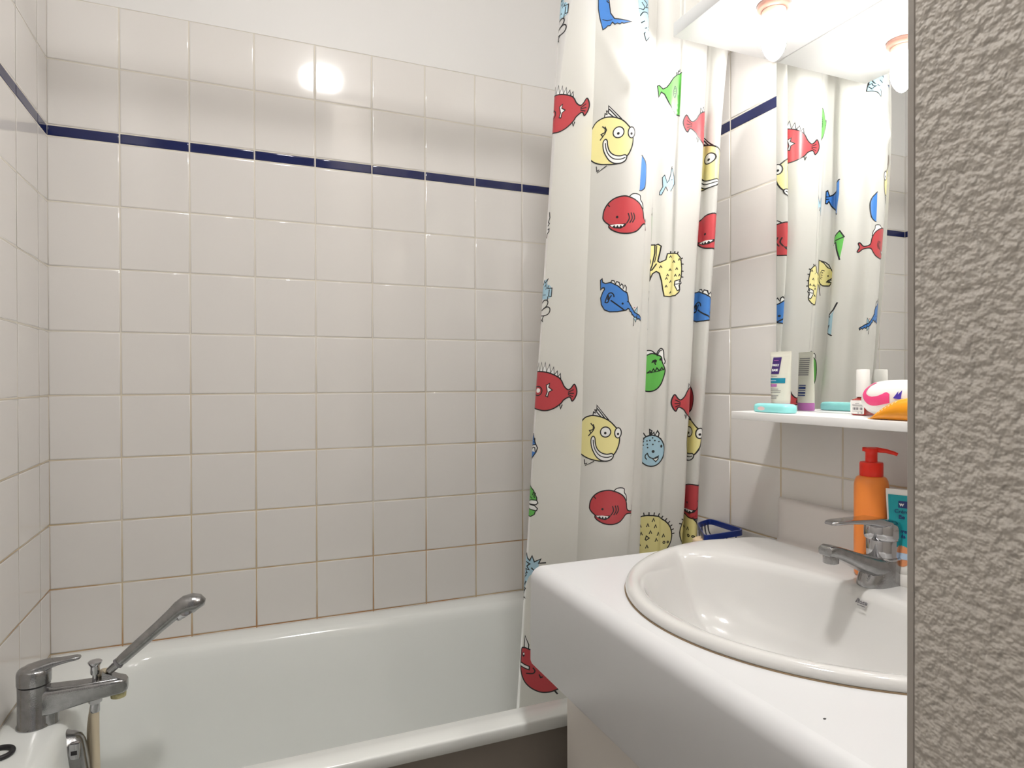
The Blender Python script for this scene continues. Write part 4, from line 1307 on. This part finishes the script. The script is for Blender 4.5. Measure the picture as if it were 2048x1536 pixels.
ANGRY = [
    ('F', 6, [(1000, -80), (1150, -80), (1165, 0), (1195, 60), (1178, 110), (1190, 200), (1170, 240), (1182, 330), (1110, 370), (1075, 420), (1062, 350), (1040, 250), (1018, 120)], 0),
    ('S', [(1150, -80), (1165, 0), (1150, 40), (1195, 85), (1165, 110), (1192, 190), (1165, 215), (1182, 330), (1140, 345), (1110, 370), (1075, 425), (1062, 350), (1090, 290), (1130, 280), (1140, 250), (1165, 262), (1160, 215)], 7),
    ('S', [(1020, 10), (1060, -10), (1100, 30), (1085, 70), (1150, 40)], 7), ('S', [(1018, 100), (1060, 100), (1075, 70), (1045, 30)], 7), ('S', [(1030, 170), (1060, 125), (1105, 120), (1130, 150), (1138, 200), (1120, 250), (1055, 300)], 8, 1), ('S', [(1040, 240), (1070, 212)], 8), ('S', [(1090, 320), (1120, 290), (1140, 320), (1165, 280)], 7)]
HOOK = [
    ('F', 6, [(195, 260), (215, 210), (240, 110), (280, 92), (270, 150), (300, 160), (325, 195), (322, 280), (288, 300), (215, 300)], 0),
    ('S', [(230, 150), (242, 105), (252, 135), (282, 90), (250, 175), (272, 140), (262, 200), (292, 160), (280, 190), (325, 190), (322, 275), (295, 270), (298, 205)], 7), ('S', [(288, 275), (286, 305)], 7),
    ('F', 1, circ(236, 255, 5, 9, 8), 0), ('F', 1, circ(256, 255, 5, 9, 8), 0),
    ('S', [(225, 335), (250, 312), (280, 310), (292, 335), (275, 375), (222, 415), (280, 380), (310, 390), (316, 420), (300, 452), (262, 468), (215, 465)], 8, 1), ('S', [(255, 468), (242, 500), (250, 530), (228, 505), (212, 545)], 7)]
SQUIG = [('S', [(90, 745), (98, 800), (84, 840), (96, 860), (82, 880)], 7), ('S', [(84, 915), (96, 910), (96, 940), (76, 960), (72, 1000)], 7)]
BEDGE = [
    ('F', 4, [(150, 520), (205, 510), (240, 470), (268, 440), (262, 425), (205, 425), (160, 400), (205, 340), (225, 240), (262, 330), (264, 350), (215, 360), (150, 400)], 0), ('F', 7, [(205, 360), (266, 348), (282, 385), (270, 430), (206, 420)], 0),
    ('S', [(225, 240), (264, 350), (282, 385), (270, 430), (245, 470), (205, 512)], 8), ('S', [(212, 365), (264, 350)], 8), ('S', [(215, 410), (235, 380), (255, 385), (262, 425)], 8), ('S', [(232, 300), (252, 290), (255, 330), (235, 325)], 6)]
GEDGE = [
    ('F', 5, [(130, 760), (185, 768), (240, 820), (278, 895), (280, 935), (180, 930), (120, 900)], 0), ('F', 5, [(110, 1010), (178, 1010), (272, 1030), (262, 1065), (225, 1092), (175, 1092), (110, 1070)], 0), ('F', 7, [(165, 930), (280, 925), (292, 955), (250, 970), (288, 990), (282, 1030), (165, 1008)], 0),
    ('S', [(130, 740), (185, 768), (240, 820), (278, 895), (280, 922), (230, 918), (176, 938), (120, 940)], 8), ('S', [(280, 922), (292, 948), (270, 968), (200, 965), (150, 960)], 8), ('S', [(190, 968), (260, 978), (290, 1005), (282, 1028), (230, 1022), (160, 1008)], 8), ('S', [(272, 1030), (262, 1068), (225, 1093), (170, 1090), (110, 1075)], 8), ('S', [(235, 870), (240, 845), (262, 850), (248, 880), (255, 895)], 8), ('S', [(190, 840), (185, 870)], 8), ('S', [(205, 890), (228, 905)], 7)]
TEALY = [
    ('F', 6, [(120, 240), (172, 125), (215, 185), (228, 140), (250, 190), (292, 158), (275, 260), (215, 330), (180, 440), (150, 540), (100, 520)], 0),
    ('S', [(176, 125), (190, 165), (212, 185), (228, 140), (248, 192), (294, 160), (280, 200), (330, 190)], 8), ('S', [(180, 200), (215, 215), (190, 240), (212, 270), (180, 265), (196, 300), (178, 310)], 8), ('S', [(192, 318), (165, 352)], 8), ('S', [(190, 380), (178, 412)], 8), ('S', [(155, 440), (190, 445), (165, 500), (150, 480), (192, 535), (160, 530), (172, 555)], 8), ('S', [(230, 250), (280, 300)], 8)]
WORM = [
    ('F', 7, [(155, 980), (157, 870), (196, 945), (196, 990)], 0),
    ('F', 2, [(128, 1080), (130, 990), (160, 975), (200, 985), (300, 1010), (400, 1100), (470, 1220), (470, 1300), (430, 1335), (380, 1356), (310, 1362), (230, 1330), (170, 1270), (135, 1180)], 1),
    ('S', [(128, 1080), (130, 990), (160, 975), (200, 985), (300, 1010), (400, 1100), (470, 1220), (470, 1300), (430, 1335), (380, 1356), (310, 1362), (230, 1330), (170, 1270), (135, 1180), (128, 1080)], 9, 1), ('S', [(155, 980), (157, 868), (196, 945), (196, 985)], 8),
    ('F', 1, circ(152, 1038, 13, 22, 12), 0), ('F', 7, circ(155, 1032, 7, 10, 10), 0), ('F', 7, [(130, 1118), (170, 1128), (208, 1140), (210, 1168), (180, 1162), (132, 1140)], 0), ('S', [(128, 1108), (170, 1128), (212, 1140), (212, 1170), (180, 1162), (130, 1145)], 8), ('S', [(245, 1150), (262, 1175), (245, 1200), (190, 1205)], 9, 1), ('S', [(300, 1205), (312, 1230), (328, 1222)], 9), ('S', [(432, 1335), (455, 1360)], 12)]
SMALL = [
    ('F', 6, [(1240, 555), (1246, 530), (1272, 478), (1264, 385), (1285, 360), (1312, 420), (1330, 410), (1358, 285), (1380, 370), (1386, 450), (1352, 522), (1322, 470), (1300, 480), (1262, 560)], 0),
    ('S', [(1355, 270), (1345, 350), (1330, 412), (1312, 440), (1285, 360), (1264, 385), (1272, 478), (1244, 530), (1242, 560), (1262, 562), (1300, 480), (1320, 520)], 6), ('S', [(1358, 285), (1380, 370), (1386, 450), (1352, 525)], 5), ('F', 1, circ(1360, 405, 5, 7, 8), 0)]
HALF = [
    ('F', 4, [(1040, 168), (1055, 182), (1085, 230), (1100, 300), (1095, 400), (1080, 480), (1050, 520), (1030, 525), (1034, 350)], 0), ('S', [(1040, 160), (1055, 182), (1085, 230), (1100, 300), (1095, 400), (1080, 480), (1050, 520), (1030, 525)], 8, 1)]
LEAFY = [('F', 5, [(1010, 700), (1045, 790), (1060, 880), (1020, 860), (1005, 780)], 0), ('S', [(1024, 725), (1045, 790), (1062, 880), (1030, 840), (1045, 830)], 7)]
# seen in the mirror (so drawn left-right reversed)
PIRANHA = [
    ('F', 3, [(892, 1240), (905, 1182), (945, 1180), (990, 1190), (1040, 1220), (1082, 1252), (1110, 1290), (1120, 1338), (1062, 1368), (1045, 1385), (1100, 1388), (1080, 1420), (990, 1422), (925, 1395), (890, 1345)], 0),
    ('S', [(890, 1345), (925, 1395), (990, 1422), (1080, 1420), (1102, 1388), (1045, 1382), (1062, 1368), (1122, 1338), (1110, 1290), (1090, 1258)], 9), ('S', [(905, 1182), (960, 1184), (1020, 1190), (1062, 1212), (1085, 1252), (1050, 1240), (1000, 1200), (950, 1186)], 9),
    ('S', [(1010, 1275), (970, 1275), (942, 1310), (945, 1345), (965, 1360)], 7, 1), ('S', [(965, 1298), (990, 1295)], 6), ('S', [(960, 1318), (982, 1320)], 6), ('S', [(962, 1338), (980, 1342)], 6), ('F', 1, circ(1060, 1322, 8), 0), ('S', [(1045, 1385), (1062, 1372), (1075, 1382), (1090, 1358), (1108, 1372), (1112, 1348)], 7)]
FAN = [
    ('F', 4, [(1045, 512), (1062, 498), (1080, 545), (1110, 535), (1160, 470), (1215, 420), (1215, 560), (1198, 745), (1150, 700), (1100, 630), (1075, 600), (1062, 625), (1045, 625)], 0),
    ('S', [(1215, 418), (1160, 470), (1110, 535), (1082, 550), (1062, 498), (1045, 512), (1045, 625), (1062, 625), (1078, 600), (1100, 640), (1150, 705), (1200, 745)], 9), ('S', [(1050, 560), (1075, 555)], 7), ('S', [(1050, 585), (1075, 578)], 7)]
LEAF = [
    ('F', 5, [(1150, 892), (1178, 955), (1172, 1040), (1160, 1170), (1140, 1080), (1128, 1000), (1090, 1020), (1062, 1005), (1100, 965)], 0), ('S', [(1160, 1170), (1140, 1080), (1128, 1000), (1090, 1020), (1062, 1005), (1100, 965), (1150, 892), (1178, 955), (1120, 985)], 8)]
FROST = [
    ('F', 6, [(1108, 805), (1095, 870), (1072, 915), (1040, 895), (1022, 930), (1022, 990), (1030, 1020), (1068, 1005), (1055, 1050), (1090, 1090), (1090, 900)], 0), ('S', [(1108, 805), (1090, 865), (1060, 915), (1072, 930), (1040, 895), (1024, 910), (1022, 990), (1032, 1020), (1070, 1000), (1050, 1060), (1092, 1090)], 8)]
# (drawing, reference x, y on its grid) comes from the list below: u, height, scale across, scale down, cloth side
FISH = [
    (SPIKY, 350, 1250, 0.0588, 0.0096, -2.0326e-04, 1.9860e-04, -1),
    (SPIKY, 490, 1225, 0.0301, 0.5696, -2.3494e-04, 1.9007e-04, -1),
    (GRIN, 950, 300, 0.2583, -0.0850, 1.9941e-04, 1.9760e-04, 1),
    (GRIN, 975, 225, 0.2669, 0.5094, 2.0242e-04, 1.9732e-04, 1),
    (SHARK, 1000, 1000, 0.2742, -0.2245, 1.9685e-04, 2.0282e-04, 1),
    (SHARK, 948, 1018, 0.2710, 0.3495, 2.0672e-04, 2.0228e-04, 1),
    (SAW, 960, 300, 0.2696, 0.1918, 1.8834e-04, 1.8967e-04, 1),
    (PUFFER, 1320, 1300, 0.5102, 0.2718, 2.5444e-04, 2.0306e-04, 1),
    (BALL, 1400, 1200, 0.4872, -0.2919, 2.1971e-04, 2.2307e-04, 1),
    (MONSTER, 1370, 1050, 0.4866, 0.0495, 2.0518e-04, 2.0872e-04, 1),
    (DOTTY, 1450, 420, 0.4888, -0.1205, 2.0631e-04, 2.1469e-04, 1),
    (GTAIL, 1340, 930, 0.4991, 0.6325, 1.8663e-04, 1.9871e-04, 1),
    (SPIKY, 500, 1250, 0.5505, 0.5679, -2.4544e-04, 1.9774e-04, 1),
    (SPIKY, 500, 1250, 0.5526, -0.0147, -2.8464e-04, 2.1146e-04, 1),
    (GRIN, 975, 225, 0.7055, 0.5103, 3.0877e-04, 2.1295e-04, 1),
    (SHARK, 948, 1018, 0.7032, 0.3487, 3.0770e-04, 2.1221e-04, 1),
    (SAW, 920, 280, 0.6913, 0.1938, 3.1386e-04, 2.1645e-04, 1),
    (GRIN, 1010, 225, 0.6951, -0.0831, 3.1697e-04, 2.1860e-04, 1),
    (SHARK, 948, 1018, 0.6952, -0.2447, 3.2327e-04, 2.2294e-04, 1),
    (BALL, 1620, 1350, 0.7114, -0.3200, 3.0223e-04, 2.2611e-04, 1),
    (SMALL, 1330, 440, 0.5043, 0.4455, 2.0378e-04, 2.0021e-04, 1),
    (BTAIL, 700, 180, 0.2391, 0.7318, 2.2931e-04, 1.8712e-04, 1),
    (ANGRY, 1060, 200, 0.3175, 0.7254, 2.6687e-04, 1.8705e-04, 1),
    (HOOK, 270, 250, 0.0892, 0.2074, -2.4078e-04, 1.9691e-04, -1),
    (HOOK, 310, 230, 0.0796, 0.7711, -2.8679e-04, 1.9779e-04, -1),
    (SQUIG, 90, 850, 0.0940, 0.3505, -2.4981e-04, 1.9701e-04, -1),
    (BEDGE, 240, 400, 0.0964, -0.1094, -2.3404e-04, 2.0372e-04, -1),
    (GEDGE, 240, 930, 0.0911, -0.2183, -2.0937e-04, 2.0675e-04, -1),
    (TEALY, 215, 220, 0.0897, -0.3558, -2.6458e-04, 2.4237e-04, -1),
    (WORM, 190, 1100, 0.0828, -0.5760, -2.1973e-04, 2.5659e-04, -1),
    (HALF, 1060, 350, 0.3227, 0.4331, 2.6731e-04, 1.8435e-04, 1),
    (PIRANHA, 1000, 1300, 0.4560, 0.2892, -2.50e-04, 2.4358e-04, 1),
    (FAN, 1130, 580, 0.4318, 0.4650, -3.5591e-04, 2.4545e-04, 1),
    (LEAF, 1130, 1000, 0.4044, 0.3578, -3.5226e-04, 2.4294e-04, 1),
    (FROST, 1060, 950, 0.4096, 0.1763, -3.9258e-04, 2.7075e-04, 1),
]
CUR_TOP, CUR_BOT = 1.105, -0.70
DU, DZ = 0.004, 0.0094


def curtain_normal(u, z):
    x0, y0 = curtain_xy(u - .0006, z)
    x1, y1 = curtain_xy(u + .0006, z)
    n = Vector((y1 - y0, -(x1 - x0), 0))
    return n.normalized() if n.length > 1e-9 else Vector((0, -1, 0))


def ribbon(pts, w):
    out = []
    n = len(pts)
    closed = (abs(pts[0][0] - pts[-1][0]) + abs(pts[0][1] - pts[-1][1])) < 1e-6 and n > 3
    L, R = [], []
    for i, (x, y) in enumerate(pts):
        if closed:
            a, b = pts[i - 1 if i > 0 else n - 2], pts[i + 1 if i < n - 1 else 1]
        else:
            a, b = pts[max(i - 1, 0)], pts[min(i + 1, n - 1)]
        d1 = Vector((x - a[0], y - a[1]))
        d2 = Vector((b[0] - x, b[1] - y))
        d1 = d1.normalized() if d1.length > 1e-6 else d2.normalized()
        d2 = d2.normalized() if d2.length > 1e-6 else d1
        nrm = Vector((-(d1.y + d2.y), d1.x + d2.x))
        if nrm.length < .25:
            nrm = Vector((-d1.y, d1.x))
        nrm.normalize()
        k = w / 2 / max(.55, nrm.dot(Vector((-d1.y, d1.x))))
        ext = Vector((0, 0))
        if not closed and i in (0, n - 1):
            ext = (d1 if i else -d2) * w * .3
        L.append((x + nrm.x * k + ext.x, y + nrm.y * k + ext.y))
        R.append((x - nrm.x * k + ext.x, y - nrm.y * k + ext.y))
    for i in range(n - 1):
        out.append([L[i], L[i + 1], R[i + 1], R[i]])
    return out


def smooth_line(pts, closed):
    if closed:
        p = pts[:-1] if pts[0] == pts[-1] else pts
        q = [p[-1]] + list(p) + [p[0], p[1]]
        r = crom(q, 4)
        r = r[4:-5]
        return r + [r[0]]
    return crom(pts, 4)


def add_print(bm, item):
    art, xr, yr, u0, z0, sx, sy, side = item
    t = bmesh.new()
    lift = {}
    layer = 0

    def to_uv(x, y):
        return Vector((u0 + sx * (x - xr), 0, z0 - sy * (y - yr)))
    for el in art:
        if el[0] == 'F':
            _, mi, pts, sm = el
            if sm:
                pts = smooth_line(list(pts) + [pts[0]], True)[:-1]
            layer += 1
            co = [to_uv(*p) for p in pts]
            vs = [t.verts.new(c + Vector((0, .00030 + .00004 * layer, 0))) for c in co]
            for tri in tessellate_polygon([[Vector((c.x, c.z, 0)) for c in co]]):
                try:
                    f = t.faces.new([vs[i] for i in tri])
                    f.material_index = mi
                except ValueError:
                    pass
        else:
            pts, w = el[1], el[2] * 1.25
            if len(el) > 3:
                pts = smooth_line(pts, pts[0] == pts[-1])
            h = .00030 + .00004 * (layer + 1)
            for quad in ribbon(pts, w):
                f = t.faces.new([t.verts.new(to_uv(*p) + Vector((0, h, 0))) for p in quad])
                f.material_index = 1
    us = [v.co.x for v in t.verts]
    zs = [v.co.z for v in t.verts]
    k = math.floor(min(us) / DU)
    while k * DU < max(us):
        bmesh.ops.bisect_plane(t, geom=t.verts[:] + t.edges[:] + t.faces[:], plane_co=(k * DU, 0, 0), plane_no=(1, 0, 0), dist=1e-6)
        k += 1
    k = math.floor((min(zs) - CUR_BOT) / DZ)
    while CUR_BOT + k * DZ < max(zs):
        bmesh.ops.bisect_plane(t, geom=t.verts[:] + t.edges[:] + t.faces[:], plane_co=(0, 0, CUR_BOT + k * DZ), plane_no=(0, 0, 1), dist=1e-6)
        k += 1
    vm = {}
    for v in t.verts:
        u, z = v.co.x, v.co.z
        # the cloth between grid lines is flat: follow its chords
        ka = math.floor(u / DU + 1e-6)
        f = u / DU - ka
        xa, ya = curtain_xy(ka * DU, z)
        xb, yb = curtain_xy((ka + 1) * DU, z)
        nrm = (curtain_normal(ka * DU, z) * (1 - f) + curtain_normal((ka + 1) * DU, z) * f)
        p = Vector((xa + (xb - xa) * f, ya + (yb - ya) * f, z)) + nrm * (v.co.y * side)
        vm[v] = bm.verts.new(p)
    for f in t.faces:
        if max(v.co.x for v in f.verts) > UMAX - DU or min(v.co.x for v in f.verts) < .0005 or max(v.co.z for v in f.verts) > CUR_TOP:
            continue
        vs = [vm[v] for v in f.verts]
        g = bm.faces.new(vs)
        g.material_index = f.material_index
        g.smooth = True
        g.normal_update()
        u = sum(v.co.x for v in f.verts) / len(f.verts)
        z = sum(v.co.z for v in f.verts) / len(f.verts)
        if g.normal.dot(curtain_normal(u, z) * side) < 0:
            g.normal_flip()
    t.free()


def curtain_mesh():
    bm = bmesh.new()
    nu = int(UMAX / DU)
    us = [i * DU for i in range(nu)] + [UMAX]
    nz = int(round((CUR_TOP - CUR_BOT) / DZ))
    zs = [CUR_BOT + k * DZ for k in range(nz + 1)]
    g = []
    for z in zs:
        row = []
        for u in us:
            x, y = curtain_xy(u, z)
            row.append(bm.verts.new((x, y, z)))
        g.append(row)
    for k in range(nz):
        for i in range(len(us) - 1):
            f = bm.faces.new((g[k][i], g[k][i + 1], g[k + 1][i + 1], g[k + 1][i]))
            f.smooth = True
    for item in FISH:
        add_print(bm, item)
    return bm

def vinyl_material():
    m = bpy.data.materials.new('frosted_vinyl')
    m.use_nodes = True
    nt = m.node_tree
    nt.nodes.clear()
    out = nt.nodes.new('ShaderNodeOutputMaterial')
    df = nt.nodes.new('ShaderNodeBsdfDiffuse')
    df.inputs[0].default_value = (0.84, 0.835, 0.80, 1)
    tl = nt.nodes.new('ShaderNodeBsdfTranslucent')
    tl.inputs[0].default_value = (0.88, 0.875, 0.83, 1)
    gl = nt.nodes.new('ShaderNodeBsdfGlossy')
    gl.inputs[0].default_value = (1, 1, 1, 1)
    gl.inputs[1].default_value = 0.42
    m1 = nt.nodes.new('ShaderNodeMixShader')
    m1.inputs[0].default_value = 0.47
    nt.links.new(df.outputs[0], m1.inputs[1])
    nt.links.new(tl.outputs[0], m1.inputs[2])
    lw = nt.nodes.new('ShaderNodeFresnel')
    lw.inputs[0].default_value = 1.40
    m2 = nt.nodes.new('ShaderNodeMixShader')
    nt.links.new(lw.outputs[0], m2.inputs[0])
    nt.links.new(m1.outputs[0], m2.inputs[1])
    nt.links.new(gl.outputs[0], m2.inputs[2])
    nt.links.new(m2.outputs[0], out.inputs[0])
    return m


def ink(name, col):
    return mat(name, col, rough=0.35)


CUR_MATS = [vinyl_material(), ink('ink_black', (0.010, 0.010, 0.012)), ink('ink_red', (0.47, 0.05, 0.06)), ink('ink_yellow', (0.80, 0.73, 0.33)),
            ink('ink_blue', (0.05, 0.19, 0.53)), ink('ink_green', (0.12, 0.46, 0.085)), ink('ink_pale_blue', (0.36, 0.55, 0.66)), ink('ink_white', (0.80, 0.80, 0.78))]
cur = obj('shower_curtain', curtain_mesh(), CUR_MATS, None, sharp=None, recalc=False)
tag(cur, 'frosted plastic shower curtain printed with cartoon fish, bunched at the right end of the bath', 'curtain')
rod = MB()
rod.tube([(0.002, -.725, 1.125), (W - .002, -.725, 1.125)], .0125, 20)
tag(obj('curtain_rod', rod, M_TUBEWHITE), 'white straight rod above the bath carrying the shower curtain', 'curtain rod')

# ------------------------------------------------------------------ bring everything up so that the floor is at zero
for o in list(C.objects):
    if o.parent is None and o.type in ('MESH', 'EMPTY', 'LIGHT'):
        o.location.z += LIFT
